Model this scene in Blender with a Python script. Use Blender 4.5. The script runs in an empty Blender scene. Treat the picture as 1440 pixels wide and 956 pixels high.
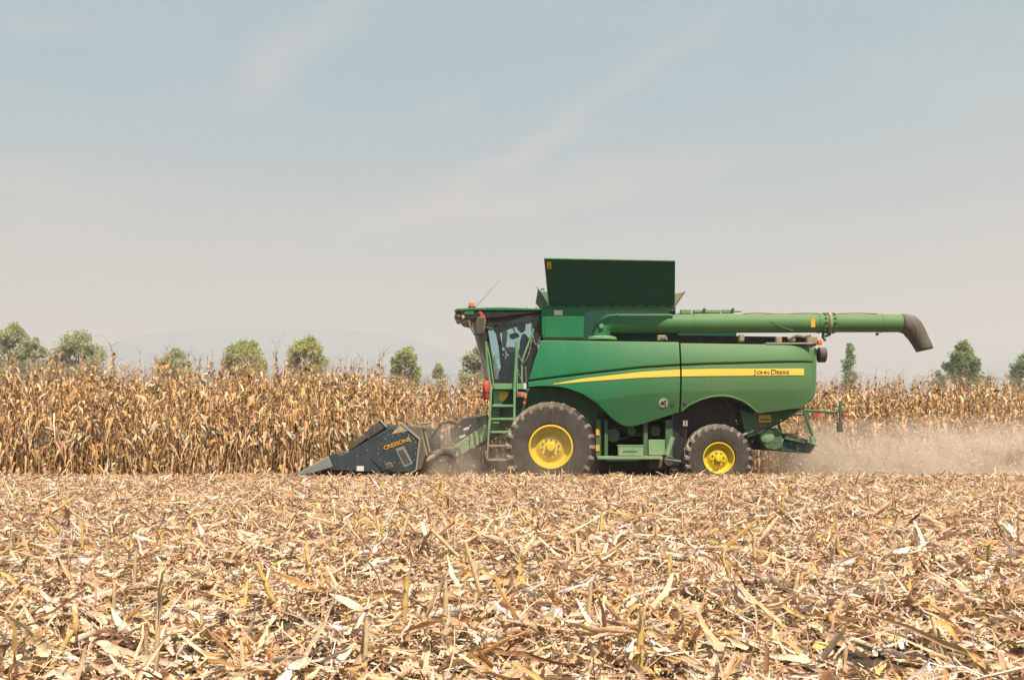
import bpy, math, random
import numpy as np
from mathutils import Vector, Matrix

random.seed(7)
sc = bpy.context.scene
R = math.radians
F = 1440.0            # focal length in photo pixels
HOR = 612.0           # photo row of the horizon
H = 1.0               # eye height

# ------------------------------------------------------------------ camera
cd = bpy.data.cameras.new('camera')
cam = bpy.data.objects.new('camera', cd)
sc.collection.objects.link(cam)
cam.location = (0, 0, H)
cam.rotation_euler = (R(90), 0, 0)
cd.sensor_width = 36
cd.lens = 36
cd.shift_y = (HOR - 478) / 1440.0
cd.clip_start = 0.05
cd.clip_end = 8000
sc.camera = cam

# ------------------------------------------------------------------ light
SUN = Vector((0.21, -0.60, 1.03)).normalized()
ld = bpy.data.lights.new('sun', 'SUN')
ld.energy = 5.0
ld.angle = R(0.5)
ld.color = (1.0, 0.88, 0.74)
sun = bpy.data.objects.new('sun', ld)
sc.collection.objects.link(sun)
sun.rotation_euler = (-SUN).to_track_quat('-Z', 'Y').to_euler()
sun.location = (20, -30, 60)

world = bpy.data.worlds.new('World')
sc.world = world
world.use_nodes = True
nt = world.node_tree
nt.nodes.clear()
def wn(t, **k):
    n = nt.nodes.new(t)
    for a, b in k.items():
        setattr(n, a, b)
    return n
def wmath(op, a, b=None, clamp=False):
    n = wn('ShaderNodeMath', operation=op, use_clamp=clamp)
    for i, v in enumerate((a, b)):
        if v is None: continue
        if isinstance(v, (int, float)): n.inputs[i].default_value = v
        else: nt.links.new(v, n.inputs[i])
    return n.outputs[0]
sky = wn('ShaderNodeTexSky', sky_type='NISHITA')
sky.sun_disc = False
sky.sun_elevation = math.asin(SUN.z)
sky.sun_rotation = math.atan2(SUN.x, SUN.y)
sky.air_density = 1.0; sky.dust_density = 2.5; sky.ozone_density = 1.0
bg1 = wn('ShaderNodeBackground'); bg1.inputs[1].default_value = 0.07
nt.links.new(sky.outputs[0], bg1.inputs[0])
tc = wn('ShaderNodeTexCoord')
sep = wn('ShaderNodeSeparateXYZ'); nt.links.new(tc.outputs['Generated'], sep.inputs[0])
yy = wmath('MAXIMUM', wmath('ABSOLUTE', sep.outputs[1]), 0.08)
u = wmath('DIVIDE', sep.outputs[0], yy)
v = wmath('DIVIDE', sep.outputs[2], yy)
comb = wn('ShaderNodeCombineXYZ')
nt.links.new(u, comb.inputs[0]); nt.links.new(v, comb.inputs[1])
mp = wn('ShaderNodeMapping'); nt.links.new(comb.outputs[0], mp.inputs[0])
mp.inputs['Rotation'].default_value = (0, 0, R(-27)); mp.inputs['Scale'].default_value = (1.5, 7.0, 1)
mp.inputs['Location'].default_value = (3.1, 1.7, 0)
nz = wn('ShaderNodeTexNoise'); nz.inputs['Scale'].default_value = 1.25; nz.inputs['Detail'].default_value = 9
nz.inputs['Roughness'].default_value = 0.55; nz.inputs['Distortion'].default_value = 0.6
nt.links.new(mp.outputs[0], nz.inputs['Vector'])
nz2 = wn('ShaderNodeTexNoise'); nz2.inputs['Scale'].default_value = 2.2; nz2.inputs['Detail'].default_value = 3
nt.links.new(comb.outputs[0], nz2.inputs['Vector'])
c1 = wn('ShaderNodeMapRange'); c1.inputs[1].default_value = 0.42; c1.inputs[2].default_value = 0.72
nt.links.new(nz.outputs[0], c1.inputs[0])
c2 = wn('ShaderNodeMapRange'); c2.inputs[1].default_value = 0.35; c2.inputs[2].default_value = 0.65
nt.links.new(nz2.outputs[0], c2.inputs[0])
cloud = wmath('MULTIPLY', wmath('MULTIPLY', c1.outputs[0], c2.outputs[0]), 0.35)
# drifting cirrus streaks, each a soft torn ellipse on the sky
nzw = wn('ShaderNodeTexNoise'); nzw.inputs['Scale'].default_value = 5.0; nzw.inputs['Detail'].default_value = 7; nzw.inputs['Roughness'].default_value = 0.6
nt.links.new(mp.outputs[0], nzw.inputs['Vector'])
warp = wn('ShaderNodeVectorMath', operation='MULTIPLY_ADD')
nt.links.new(nzw.outputs['Color'], warp.inputs[0]); warp.inputs[1].default_value = (0.05, 0.05, 0)
nt.links.new(comb.outputs[0], warp.inputs[2])
for (px, py, la, lb, rot, k) in ((372, 100, 0.055, 0.040, 62, 0.9), (455, 45, 0.10, 0.032, 38, 0.55), (800, 165, 0.20, 0.018, 33, 0.75), (690, 235, 0.16, 0.028, 24, 0.55), (820, 262, 0.30, 0.030, 11, 0.75), (640, 300, 0.25, 0.03, 5, 0.4),
                                 (150, 300, 0.34, 0.05, -8, 0.35), (620, 155, 0.06, 0.012, 25, 0.5), (1010, 330, 0.35, 0.02, 3, 0.3), (1380, 200, 0.16, 0.20, 20, 0.35), (385, 421, 0.028, 0.0045, 0, 0.7), (300, 375, 0.33, 0.035, -6, 0.3), (20, 240, 0.14, 0.03, -12, 0.4)):
    m_ = wn('ShaderNodeMapping', vector_type='TEXTURE')
    m_.inputs['Location'].default_value = ((px - 720) / 1440 + 0.025, (612 - py) / 1440 + 0.025, 0)
    m_.inputs['Rotation'].default_value = (0, 0, R(rot)); m_.inputs['Scale'].default_value = (la, lb, 1)
    nt.links.new(warp.outputs[0], m_.inputs[0])
    ln = wn('ShaderNodeVectorMath', operation='LENGTH'); nt.links.new(m_.outputs[0], ln.inputs[0])
    mr_s = wn('ShaderNodeMapRange', interpolation_type='SMOOTHERSTEP'); mr_s.inputs[1].default_value = 1.25; mr_s.inputs[2].default_value = 0.0
    mr_s.inputs[3].default_value = 0; mr_s.inputs[4].default_value = k * 0.8
    nt.links.new(ln.outputs['Value'], mr_s.inputs[0])
    tex = wn('ShaderNodeMapRange'); tex.inputs[1].default_value = 0.25; tex.inputs[2].default_value = 0.65; tex.inputs[3].default_value = 0.45; nt.links.new(nz.outputs[0], tex.inputs[0])
    cloud = wmath('ADD', cloud, wmath('MULTIPLY', mr_s.outputs[0], tex.outputs[0]))
# veil of high thin cloud: thicker towards the horizon
el = wn('ShaderNodeMapRange'); el.inputs[1].default_value = 0.0; el.inputs[2].default_value = 0.30
el.inputs[3].default_value = 1.0; el.inputs[4].default_value = 0.0
nt.links.new(sep.outputs[2], el.inputs[0])
veil = wn('ShaderNodeMix', data_type='RGBA')
veil.inputs[6].default_value = (0.17, 0.34, 0.41, 1)
veil.inputs[7].default_value = (0.47, 0.41, 0.375, 1)
nt.links.new(el.outputs[0], veil.inputs[0])
cm = wn('ShaderNodeMix', data_type='RGBA')
nt.links.new(wmath('MULTIPLY', cloud, 0.6, True), cm.inputs[0])
nt.links.new(veil.outputs[2], cm.inputs[6])
cm.inputs[7].default_value = (0.52, 0.47, 0.44, 1)
bg2 = wn('ShaderNodeBackground'); bg2.inputs[1].default_value = 0.86
nt.links.new(cm.outputs[2], bg2.inputs[0])
mx = wn('ShaderNodeMixShader'); mx.inputs[0].default_value = 0.86
nt.links.new(bg1.outputs[0], mx.inputs[1]); nt.links.new(bg2.outputs[0], mx.inputs[2])
wo = wn('ShaderNodeOutputWorld'); nt.links.new(mx.outputs[0], wo.inputs[0])

sc.view_settings.view_transform = 'Standard'
sc.view_settings.look = 'None'
sc.view_settings.exposure = 0.62
sc.view_settings.gamma = 1.0
sc.render.engine = 'CYCLES'
sc.cycles.use_denoising = True
sc.cycles.max_bounces = 8
sc.cycles.transparent_max_bounces = 12
sc.cycles.volume_bounces = 2
sc.cycles.diffuse_bounces = 1
sc.cycles.glossy_bounces = 3
sc.cycles.volume_max_steps = 256

# ------------------------------------------------------------------ helpers
def W(px, py, Y):
    return ((px - 720.0) * Y / F, Y, H + (HOR - py) * Y / F)

def hexa(c):
    return (c[0], c[1], c[2], 1.0)

def new_mat(name):
    m = bpy.data.materials.new(name); m.use_nodes = True
    return m, m.node_tree, m.node_tree.nodes['Principled BSDF']

def paint(name, col, rough=0.4, dust=0.3, dustcol=(0.34, 0.27, 0.18), metal=0.0, rear=0.0, low=0.0, noise=3.0, coat=0.0, bump=0.0):
    """painted metal under field dust; rear / low: more dust towards the tail and the ground"""
    m, t, b = new_mat(name)
    L = t.links
    geo = t.nodes.new('ShaderNodeNewGeometry')
    sp = t.nodes.new('ShaderNodeSeparateXYZ'); L.new(geo.outputs['Position'], sp.inputs[0])
    n1 = t.nodes.new('ShaderNodeTexNoise'); n1.inputs['Scale'].default_value = noise; n1.inputs['Detail'].default_value = 8
    n1.inputs['Roughness'].default_value = 0.65
    L.new(geo.outputs['Position'], n1.inputs['Vector'])
    mr = t.nodes.new('ShaderNodeMapRange'); mr.inputs[1].default_value = 0.3; mr.inputs[2].default_value = 0.75
    mr.inputs[3].default_value = dust * 0.35; mr.inputs[4].default_value = dust * 1.25
    L.new(n1.outputs[0], mr.inputs[0])
    f = mr.outputs[0]
    n3 = t.nodes.new('ShaderNodeTexNoise'); n3.inputs['Scale'].default_value = 90; n3.inputs['Detail'].default_value = 2
    L.new(geo.outputs['Position'], n3.inputs['Vector'])
    def add(sock, k):
        nonlocal f
        a = t.nodes.new('ShaderNodeMath'); a.operation = 'MULTIPLY_ADD'
        L.new(sock, a.inputs[0]); a.inputs[1].default_value = k; L.new(f, a.inputs[2]); f = a.outputs[0]
    mpn = t.nodes.new('ShaderNodeMapping'); mpn.inputs['Scale'].default_value = (14, 14, 1.1); L.new(geo.outputs['Position'], mpn.inputs[0])
    n4 = t.nodes.new('ShaderNodeTexNoise'); n4.inputs['Scale'].default_value = 1.0; n4.inputs['Detail'].default_value = 5; L.new(mpn.outputs[0], n4.inputs['Vector'])
    m4 = t.nodes.new('ShaderNodeMapRange'); m4.inputs[1].default_value = 0.5; m4.inputs[2].default_value = 0.8; L.new(n4.outputs[0], m4.inputs[0]); add(m4.outputs[0], 0.04 + dust * 0.6)
    s3 = t.nodes.new('ShaderNodeMath'); s3.operation = 'SUBTRACT'; L.new(n3.outputs[0], s3.inputs[0]); s3.inputs[1].default_value = 0.5
    add(s3.outputs[0], dust * 0.5)
    if rear:
        r1 = t.nodes.new('ShaderNodeMapRange'); r1.inputs[1].default_value = 1.5; r1.inputs[2].default_value = 5.0
        L.new(sp.outputs[0], r1.inputs[0]); add(r1.outputs[0], rear)
    if low:
        r2 = t.nodes.new('ShaderNodeMapRange'); r2.inputs[1].default_value = 1.6; r2.inputs[2].default_value = 0.1
        L.new(sp.outputs[2], r2.inputs[0]); add(r2.outputs[0], low)
    # dust settles on what faces up
    sn = t.nodes.new('ShaderNodeSeparateXYZ'); L.new(geo.outputs['Normal'], sn.inputs[0])
    up = t.nodes.new('ShaderNodeMapRange'); up.inputs[1].default_value = 0.5; up.inputs[2].default_value = 1.0
    L.new(sn.outputs[2], up.inputs[0]); add(up.outputs[0], 0.4)
    cl = t.nodes.new('ShaderNodeClamp'); L.new(f, cl.inputs[0])
    mix = t.nodes.new('ShaderNodeMix'); mix.data_type = 'RGBA'
    mix.inputs[6].default_value = hexa(col); mix.inputs[7].default_value = hexa(dustcol)
    L.new(cl.outputs[0], mix.inputs[0]); L.new(mix.outputs[2], b.inputs['Base Color'])
    rr = t.nodes.new('ShaderNodeMapRange'); rr.inputs[3].default_value = rough; rr.inputs[4].default_value = 0.9
    L.new(cl.outputs[0], rr.inputs[0]); L.new(rr.outputs[0], b.inputs['Roughness'])
    b.inputs['Metallic'].default_value = metal
    b.inputs['Coat Weight'].default_value = coat
    b.inputs['Specular IOR Level'].default_value = 0.3
    if bump:
        bp = t.nodes.new('ShaderNodeBump'); bp.inputs['Strength'].default_value = bump; bp.inputs['Distance'].default_value = 0.02
        L.new(n1.outputs[0], bp.inputs['Height']); L.new(bp.outputs[0], b.inputs['Normal'])
    return m

M = {}
M['green'] = paint('green_paint', (0.003, 0.16, 0.062), 0.40, 0.05, dustcol=(0.26, 0.27, 0.11), rear=0.32, low=0.06)
M['green_low'] = paint('green_frame', (0.006, 0.11, 0.045), 0.5, 0.16, low=0.12)
M['green_rail'] = paint('green_rail', (0.03, 0.27, 0.10), 0.45, 0.45, dustcol=(0.36, 0.38, 0.22), low=0.3)
M['green_shaded'] = paint('shaded_green_sheet', (0.004, 0.07, 0.05), 0.55, 0.02)  # green darkened to carry the tank cover's shade; inner sheet parts share it
M['yellow'] = paint('yellow_paint', (0.78, 0.55, 0.03), 0.4, 0.10, dustcol=(0.45, 0.33, 0.13))
M['stripe'] = paint('stripe_yellow', (0.80, 0.55, 0.06), 0.4, 0.15)
M['sticker'] = paint('sticker_yellow', (0.75, 0.42, 0.02), 0.5, 0.2)
M['orange'] = paint('orange_plastic', (0.80, 0.15, 0.02), 0.35, 0.1)
M['red'] = paint('red_paint', (0.60, 0.035, 0.02), 0.35, 0.15)
M['white'] = paint('white_sticker', (0.75, 0.74, 0.70), 0.5, 0.25)
M['black'] = paint('black_plastic', (0.022, 0.024, 0.026), 0.5, 0.25)
M['blackc'] = paint('black_cab_frame', (0.015, 0.018, 0.020), 0.4, 0.04)
M['rubber'] = paint('tyre_rubber', (0.016, 0.016, 0.017), 0.8, 0.20, dustcol=(0.25, 0.20, 0.15), low=0.08, noise=7, bump=0.3)
M['tread'] = paint('dusty_tread', (0.03, 0.028, 0.027), 0.85, 0.75, dustcol=(0.33, 0.27, 0.21), noise=9)
M['spout'] = paint('rubber_spout', (0.05, 0.05, 0.05), 0.65, 0.35)
M['navy'] = paint('dark_blue_paint', (0.018, 0.034, 0.044), 0.45, 0.12, dustcol=(0.25, 0.24, 0.2))
M['greyblue'] = paint('worn_grey_plastic', (0.16, 0.20, 0.21), 0.6, 0.35)
M['steel'] = paint('dusty_steel', (0.32, 0.30, 0.27), 0.5, 0.5)
M['dusty'] = paint('dusty_frame', (0.24, 0.21, 0.16), 0.7, 0.8)
M['frame'] = paint('dirty_frame', (0.07, 0.07, 0.06), 0.7, 0.55, dustcol=(0.22, 0.17, 0.11), noise=9)
M['lens'] = paint('lamp_lens', (0.55, 0.52, 0.45), 0.15, 0.2)
M['ink'] = paint('dark_lettering', (0.09, 0.08, 0.03), 0.6, 0.1)
M['gold'] = paint('orange_lettering', (0.75, 0.36, 0.02), 0.6, 0.1)
M['chain'] = paint('chain_metal', (0.28, 0.26, 0.22), 0.4, 0.4)
M['seat'] = paint('seat_fabric', (0.05, 0.05, 0.05), 0.9, 0.1)
M['shirt'] = paint('blue_shirt', (0.03, 0.14, 0.34), 0.9, 0.0)
M['jeans'] = paint('jeans', (0.03, 0.05, 0.10), 0.9, 0.0)
M['skin'] = paint('skin', (0.38, 0.20, 0.13), 0.6, 0.0)
M['hair'] = paint('hair', (0.03, 0.02, 0.015), 0.8, 0.0)

def glass_mat(name, tint, gloss=0.10):
    m = bpy.data.materials.new(name); m.use_nodes = True
    t = m.node_tree; t.nodes.clear(); L = t.links
    tr = t.nodes.new('ShaderNodeBsdfTransparent'); tr.inputs[0].default_value = hexa(tint)
    gl = t.nodes.new('ShaderNodeBsdfGlossy'); gl.inputs['Roughness'].default_value = 0.04
    df = t.nodes.new('ShaderNodeBsdfDiffuse'); df.inputs[0].default_value = (0.35, 0.36, 0.33, 1)
    fr = t.nodes.new('ShaderNodeFresnel'); fr.inputs[0].default_value = 1.5
    a = t.nodes.new('ShaderNodeMath'); a.operation = 'ADD'; L.new(fr.outputs[0], a.inputs[0]); a.inputs[1].default_value = gloss * 0.3
    m1 = t.nodes.new('ShaderNodeMixShader'); L.new(a.outputs[0], m1.inputs[0]); L.new(tr.outputs[0], m1.inputs[1]); L.new(gl.outputs[0], m1.inputs[2])
    m2 = t.nodes.new('ShaderNodeMixShader'); m2.inputs[0].default_value = gloss; L.new(m1.outputs[0], m2.inputs[1]); L.new(df.outputs[0], m2.inputs[2])
    o = t.nodes.new('ShaderNodeOutputMaterial'); L.new(m2.outputs[0], o.inputs[0])
    return m
M['glass'] = glass_mat('tinted_cab_glass', (0.82, 0.92, 0.93), 0.02)
M['wind'] = glass_mat('dusty_windshield', (0.68, 0.83, 0.82), 0.24)

def leaf_mat(name, trans=0.25, bump=True, rough=0.75, gain=1.0):
    m = bpy.data.materials.new(name); m.use_nodes = True
    t = m.node_tree; L = t.links; b = t.nodes['Principled BSDF']
    at = t.nodes.new('ShaderNodeAttribute'); at.attribute_name = 'Col'
    geo = t.nodes.new('ShaderNodeNewGeometry')
    n = t.nodes.new('ShaderNodeTexNoise'); n.inputs['Scale'].default_value = 25; n.inputs['Detail'].default_value = 4
    L.new(geo.outputs['Position'], n.inputs['Vector'])
    mr = t.nodes.new('ShaderNodeMapRange'); mr.inputs[1].default_value = 0.3; mr.inputs[2].default_value = 0.7
    mr.inputs[3].default_value = 0.72 * gain; mr.inputs[4].default_value = 1.16 * gain
    L.new(n.outputs[0], mr.inputs[0])
    nf = t.nodes.new('ShaderNodeTexNoise'); nf.inputs['Scale'].default_value = 160; nf.inputs['Detail'].default_value = 3; L.new(geo.outputs['Position'], nf.inputs['Vector'])
    mf = t.nodes.new('ShaderNodeMath'); mf.operation = 'MULTIPLY_ADD'; L.new(nf.outputs[0], mf.inputs[0]); mf.inputs[1].default_value = 0.5; mf.inputs[2].default_value = -0.25
    ma = t.nodes.new('ShaderNodeMath'); ma.operation = 'ADD'; L.new(mr.outputs[0], ma.inputs[0]); L.new(mf.outputs[0], ma.inputs[1])
    mu = t.nodes.new('ShaderNodeVectorMath'); mu.operation = 'SCALE'
    L.new(at.outputs['Color'], mu.inputs[0]); L.new(ma.outputs[0], mu.inputs['Scale'])
    L.new(mu.outputs[0], b.inputs['Base Color'])
    b.inputs['Roughness'].default_value = rough
    b.inputs['Specular IOR Level'].default_value = 0.25
    tl = t.nodes.new('ShaderNodeBsdfTranslucent'); L.new(mu.outputs[0], tl.inputs[0])
    mx = t.nodes.new('ShaderNodeMixShader'); mx.inputs[0].default_value = trans
    L.new(b.outputs[0], mx.inputs[1]); L.new(tl.outputs[0], mx.inputs[2])
    L.new(mx.outputs[0], t.nodes['Material Output'].inputs[0])
    return m
M['leaf'] = leaf_mat('dry_corn_leaf', 0.07)
M['husk'] = leaf_mat('dry_residue', 0.08)
M['tree'] = leaf_mat('tree_leaf', 0.45)
M['bark'] = paint('bark', (0.16, 0.12, 0.09), 0.9, 0.1)

def tagit(o, label=None, cat=None, group=None, kind=None):
    if label: o['label'] = label
    if cat: o['category'] = cat
    if group: o['group'] = group
    if kind: o['kind'] = kind
    return o

def empty(name, loc=(0, 0, 0), parent=None):
    o = bpy.data.objects.new(name, None)
    o.empty_display_size = 0.2
    sc.collection.objects.link(o)
    o.location = loc
    if parent: o.parent = parent
    return o

def wt(o):
    t = Vector(o.location)
    if o.parent: t = t + o.matrix_parent_inverse.translation + wt(o.parent)
    return t

class MB:
    """collects faces given in world coordinates; build() links them as one mesh"""
    def __init__(s): s.v = []; s.f = []
    def add(s, vs, fs):
        o = len(s.v); s.v.extend([tuple(p) for p in vs]); s.f.extend([[i + o for i in f] for f in fs])
        return s
    def box(s, x0, x1, y0, y1, z0, z1):
        x0, x1 = sorted((x0, x1)); y0, y1 = sorted((y0, y1)); z0, z1 = sorted((z0, z1))
        vs = [(x, y, z) for x in (x0, x1) for y in (y0, y1) for z in (z0, z1)]
        return s.add(vs, [(0, 1, 3, 2), (4, 6, 7, 5), (0, 4, 5, 1), (2, 3, 7, 6), (0, 2, 6, 4), (1, 5, 7, 3)])
    def pbox(s, pa, pb, ya, yb, Y0, Y1):
        """box given by a photo rectangle at depth Y0, running back to Y1"""
        a = W(pa, ya, Y0); b = W(pb, yb, Y0)
        return s.box(a[0], b[0], Y0, Y1, a[2], b[2])
    def prism(s, pts, Y0, Y1, Yref=None):
        """outline in the side view (pixel coordinates at depth Yref), extruded from Y0 to Y1"""
        Yref = Yref or Y0
        w = [W(p[0], p[1], Yref) for p in pts]
        n = len(w)
        vs = [(p[0], Y0, p[2]) for p in w] + [(p[0], Y1, p[2]) for p in w]
        fs = [list(range(n)), list(range(2 * n - 1, n - 1, -1))]
        for i in range(n):
            j = (i + 1) % n
            fs.append((i, i + n, j + n, j))
        return s.add(vs, fs)
    def tube(s, pts, r, n=8, cap=True):
        pts = [Vector(p) for p in pts]
        if not isinstance(r, (list, tuple)): r = [r] * len(pts)
        vs = []; fs = []
        ref = None
        for i, p in enumerate(pts):
            d = (pts[min(i + 1, len(pts) - 1)] - pts[max(i - 1, 0)]).normalized()
            if ref is None: ref = Vector((0, 0, 1)) if abs(d.z) < 0.9 else Vector((0, 1, 0))
            a = d.cross(ref).normalized(); b = a.cross(d).normalized(); ref = b
            for k in range(n):
                t = 2 * math.pi * k / n
                vs.append(p + (a * math.cos(t) + b * math.sin(t)) * r[i])
        for i in range(len(pts) - 1):
            for k in range(n):
                k2 = (k + 1) % n
                fs.append((i * n + k, i * n + k2, (i + 1) * n + k2, (i + 1) * n + k))
        if cap:
            fs.append(list(range(n - 1, -1, -1))); m = (len(pts) - 1) * n
            fs.append(list(range(m, m + n)))
        return s.add(vs, fs)
    def lathe(s, c, prof, n=48, axis='Y', close=False):
        """profile of (radius, offset along the axis) turned round an axis through c"""
        vs = []; fs = []; m = len(prof)
        for k in range(n):
            t = 2 * math.pi * k / n; ct, st = math.cos(t), math.sin(t)
            for r, y in prof:
                if axis == 'Y': vs.append((c[0] + r * ct, c[1] + y, c[2] + r * st))
                elif axis == 'Z': vs.append((c[0] + r * ct, c[1] + r * st, c[2] + y))
                else: vs.append((c[0] + y, c[1] + r * ct, c[2] + r * st))
        for k in range(n):
            k2 = (k + 1) % n
            for j in range(m if close else m - 1):
                j2 = (j + 1) % m
                fs.append((k * m + j, k2 * m + j, k2 * m + j2, k * m + j2))
        return s.add(vs, fs)
    def grid(s, g, flip=False):
        nr, nc = len(g), len(g[0]); vs = [p for row in g for p in row]; fs = []
        for i in range(nr - 1):
            for j in range(nc - 1):
                q = [i * nc + j, i * nc + j + 1, (i + 1) * nc + j + 1, (i + 1) * nc + j]
                fs.append(q[::-1] if flip else q)
        return s.add(vs, fs)
    def build(s, name, mat, parent=None, bevel=0, angle=32, solid=0, label=None):
        me = bpy.data.meshes.new(name); me.from_pydata(s.v, [], s.f); me.update()
        me.materials.append(M[mat] if isinstance(mat, str) else mat)
        import bmesh
        bm = bmesh.new(); bm.from_mesh(me); bmesh.ops.remove_doubles(bm, verts=bm.verts, dist=1e-5)
        bmesh.ops.recalc_face_normals(bm, faces=bm.faces); bm.to_mesh(me); bm.free()
        me.polygons.foreach_set('use_smooth', [True] * len(me.polygons))
        me.set_sharp_from_angle(angle=R(angle))
        o = bpy.data.objects.new(name, me); sc.collection.objects.link(o)
        if solid:
            md = o.modifiers.new('thick', 'SOLIDIFY'); md.thickness = solid; md.offset = 0
        if bevel:
            md = o.modifiers.new('edge', 'BEVEL'); md.width = bevel; md.segments = 2; md.limit_method = 'ANGLE'; md.angle_limit = R(35)
        if parent:
            o.parent = parent
            o.matrix_parent_inverse = Matrix.Translation(-wt(parent))
        if label: o['label'] = label
        return o

def numpy_mesh(name, verts, quads, cols, mat, parent=None, smooth=True, link=True):
    me = bpy.data.meshes.new(name)
    nv, nq = len(verts), len(quads)
    me.vertices.add(nv); me.vertices.foreach_set('co', verts.astype(np.float32).ravel())
    me.loops.add(nq * 4); me.loops.foreach_set('vertex_index', quads.astype(np.int32).ravel())
    me.polygons.add(nq)
    me.polygons.foreach_set('loop_start', np.arange(0, nq * 4, 4, dtype=np.int32))
    me.update(calc_edges=True)
    if smooth: me.polygons.foreach_set('use_smooth', np.ones(nq, dtype=bool))
    ca = me.attributes.new('Col', 'FLOAT_COLOR', 'POINT')
    c4 = np.ones((nv, 4), dtype=np.float32); c4[:, :3] = cols
    ca.data.foreach_set('color', c4.ravel())
    me.materials.append(mat)
    if not link: return me
    o = bpy.data.objects.new(name, me); sc.collection.objects.link(o)
    if parent: o.parent = parent
    return o

def nrm(a): return a / (np.linalg.norm(a, axis=-1, keepdims=True) + 1e-9)

def ribbons(P0, D, C, L, Wd, col, nseg, prof, twist=None, fold=0.0, rng=None, jit=0.0, C3=None):
    """N curved leaf ribbons; returns verts, quads, cols"""
    N = len(P0); t = np.linspace(0, 1, nseg + 1)
    P = P0[:, None, :] + L[:, None, None] * (D[:, None, :] * t[None, :, None] + C[:, None, :] * (t ** 2)[None, :, None])
    if C3 is not None: P = P + L[:, None, None] * C3[:, None, :] * np.sin(t * 7.0)[None, :, None] * t[None, :, None]
    T = nrm(D[:, None, :] + 2 * C[:, None, :] * t[None, :, None])
    up = np.array([0.0, 0, 1]) + 0 * T
    S = nrm(np.cross(T, up) + 1e-4); Nn = np.cross(S, T)
    if twist is not None:
        th = twist[:, 0][:, None] + twist[:, 1][:, None] * t[None, :]
        S, Nn = S * np.cos(th)[..., None] + Nn * np.sin(th)[..., None], -S * np.sin(th)[..., None] + Nn * np.cos(th)[..., None]
    w = Wd[:, None] * np.interp(t, np.linspace(0, 1, len(prof)), prof)[None, :] * 0.5
    if jit: P = P + rng.normal(0, jit, P.shape) * L[:, None, None]
    rows = [P - S * w[..., None], P + S * w[..., None]]
    if fold: rows = [rows[0] + Nn * (w * fold)[..., None], P, rows[1] + Nn * (w * fold)[..., None]]
    A = len(rows); V = np.stack(rows, 2)           # N, seg+1, A, 3
    verts = V.reshape(-1, 3)
    base = (np.arange(N) * (nseg + 1) * A)[:, None, None]
    i = np.arange(nseg)[None, :, None] * A; j = np.arange(A - 1)[None, None, :]
    q = np.stack([base + i + j, base + i + j + 1, base + i + A + j + 1, base + i + A + j], -1).reshape(-1, 4)
    cols = np.repeat(col, (nseg + 1) * A, axis=0)
    return verts, q, cols

def tubes_np(P, Rr, col, n):
    """P: N,K,3 centre lines, Rr: N,K radii"""
    N, K, _ = P.shape
    T = nrm(np.gradient(P, axis=1))
    ref = np.where(np.abs(T[..., 2:3]) > 0.8, np.array([1.0, 0, 0]), np.array([0, 0, 1.0]))
    A = nrm(np.cross(T, ref)); B = np.cross(A, T)
    th = np.arange(n) * 2 * np.pi / n
    V = P[:, :, None, :] + Rr[:, :, None, None] * (A[:, :, None, :] * np.cos(th)[:, None] + B[:, :, None, :] * np.sin(th)[:, None])
    base = (np.arange(N) * K * n)[:, None, None]; i = np.arange(K - 1)[None, :, None] * n; k = np.arange(n)[None, None, :]; k2 = (k + 1) % n
    q = np.stack([base + i + k, base + i + k2, base + i + n + k2, base + i + n + k], -1).reshape(-1, 4)
    return V.reshape(-1, 3), q, np.repeat(col, K * n, axis=0)

def merge(parts):
    vs, qs, cs = [], [], []; o = 0
    for v, q, c in parts:
        vs.append(v); qs.append(q + o); cs.append(c); o += len(v)
    return np.concatenate(vs), np.concatenate(qs), np.concatenate(cs)

def pick(rng, n, pal, wts, var=0.14):
    pal = np.array(pal); idx = rng.choice(len(pal), n, p=np.array(wts) / sum(wts))
    c = pal[idx] * (1 + rng.normal(0, var, (n, 1))) * (1 + rng.normal(0, 0.04, (n, 3)))
    return np.clip(c, 0.01, 0.92)

# ------------------------------------------------------------------ terrain
def gz(x, y):
    """height of the field: level residue in front, a shallow worked-down strip where the machine drives"""
    x = np.asarray(x, float); y = np.asarray(y, float)
    z = 0.025 * np.sin(x * 0.9 + 1.3 * np.sin(y * 0.5)) * np.sin(y * 1.1 + 0.4) + 0.018 * np.sin(x * 2.7 + y * 1.9) * np.sin(y * 3.1 - x * 0.8)
    z = z + 0.02 * np.cos((y - 23.4) * 2 * np.pi / 0.75)
    s = np.clip((y - 23.1) / 0.8, 0, 1); s = s * s * (3 - 2 * s)
    fade = np.exp(-np.maximum(0, np.abs(y - 12) - 20) / 20)
    return z * fade - 0.30 * s

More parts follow.
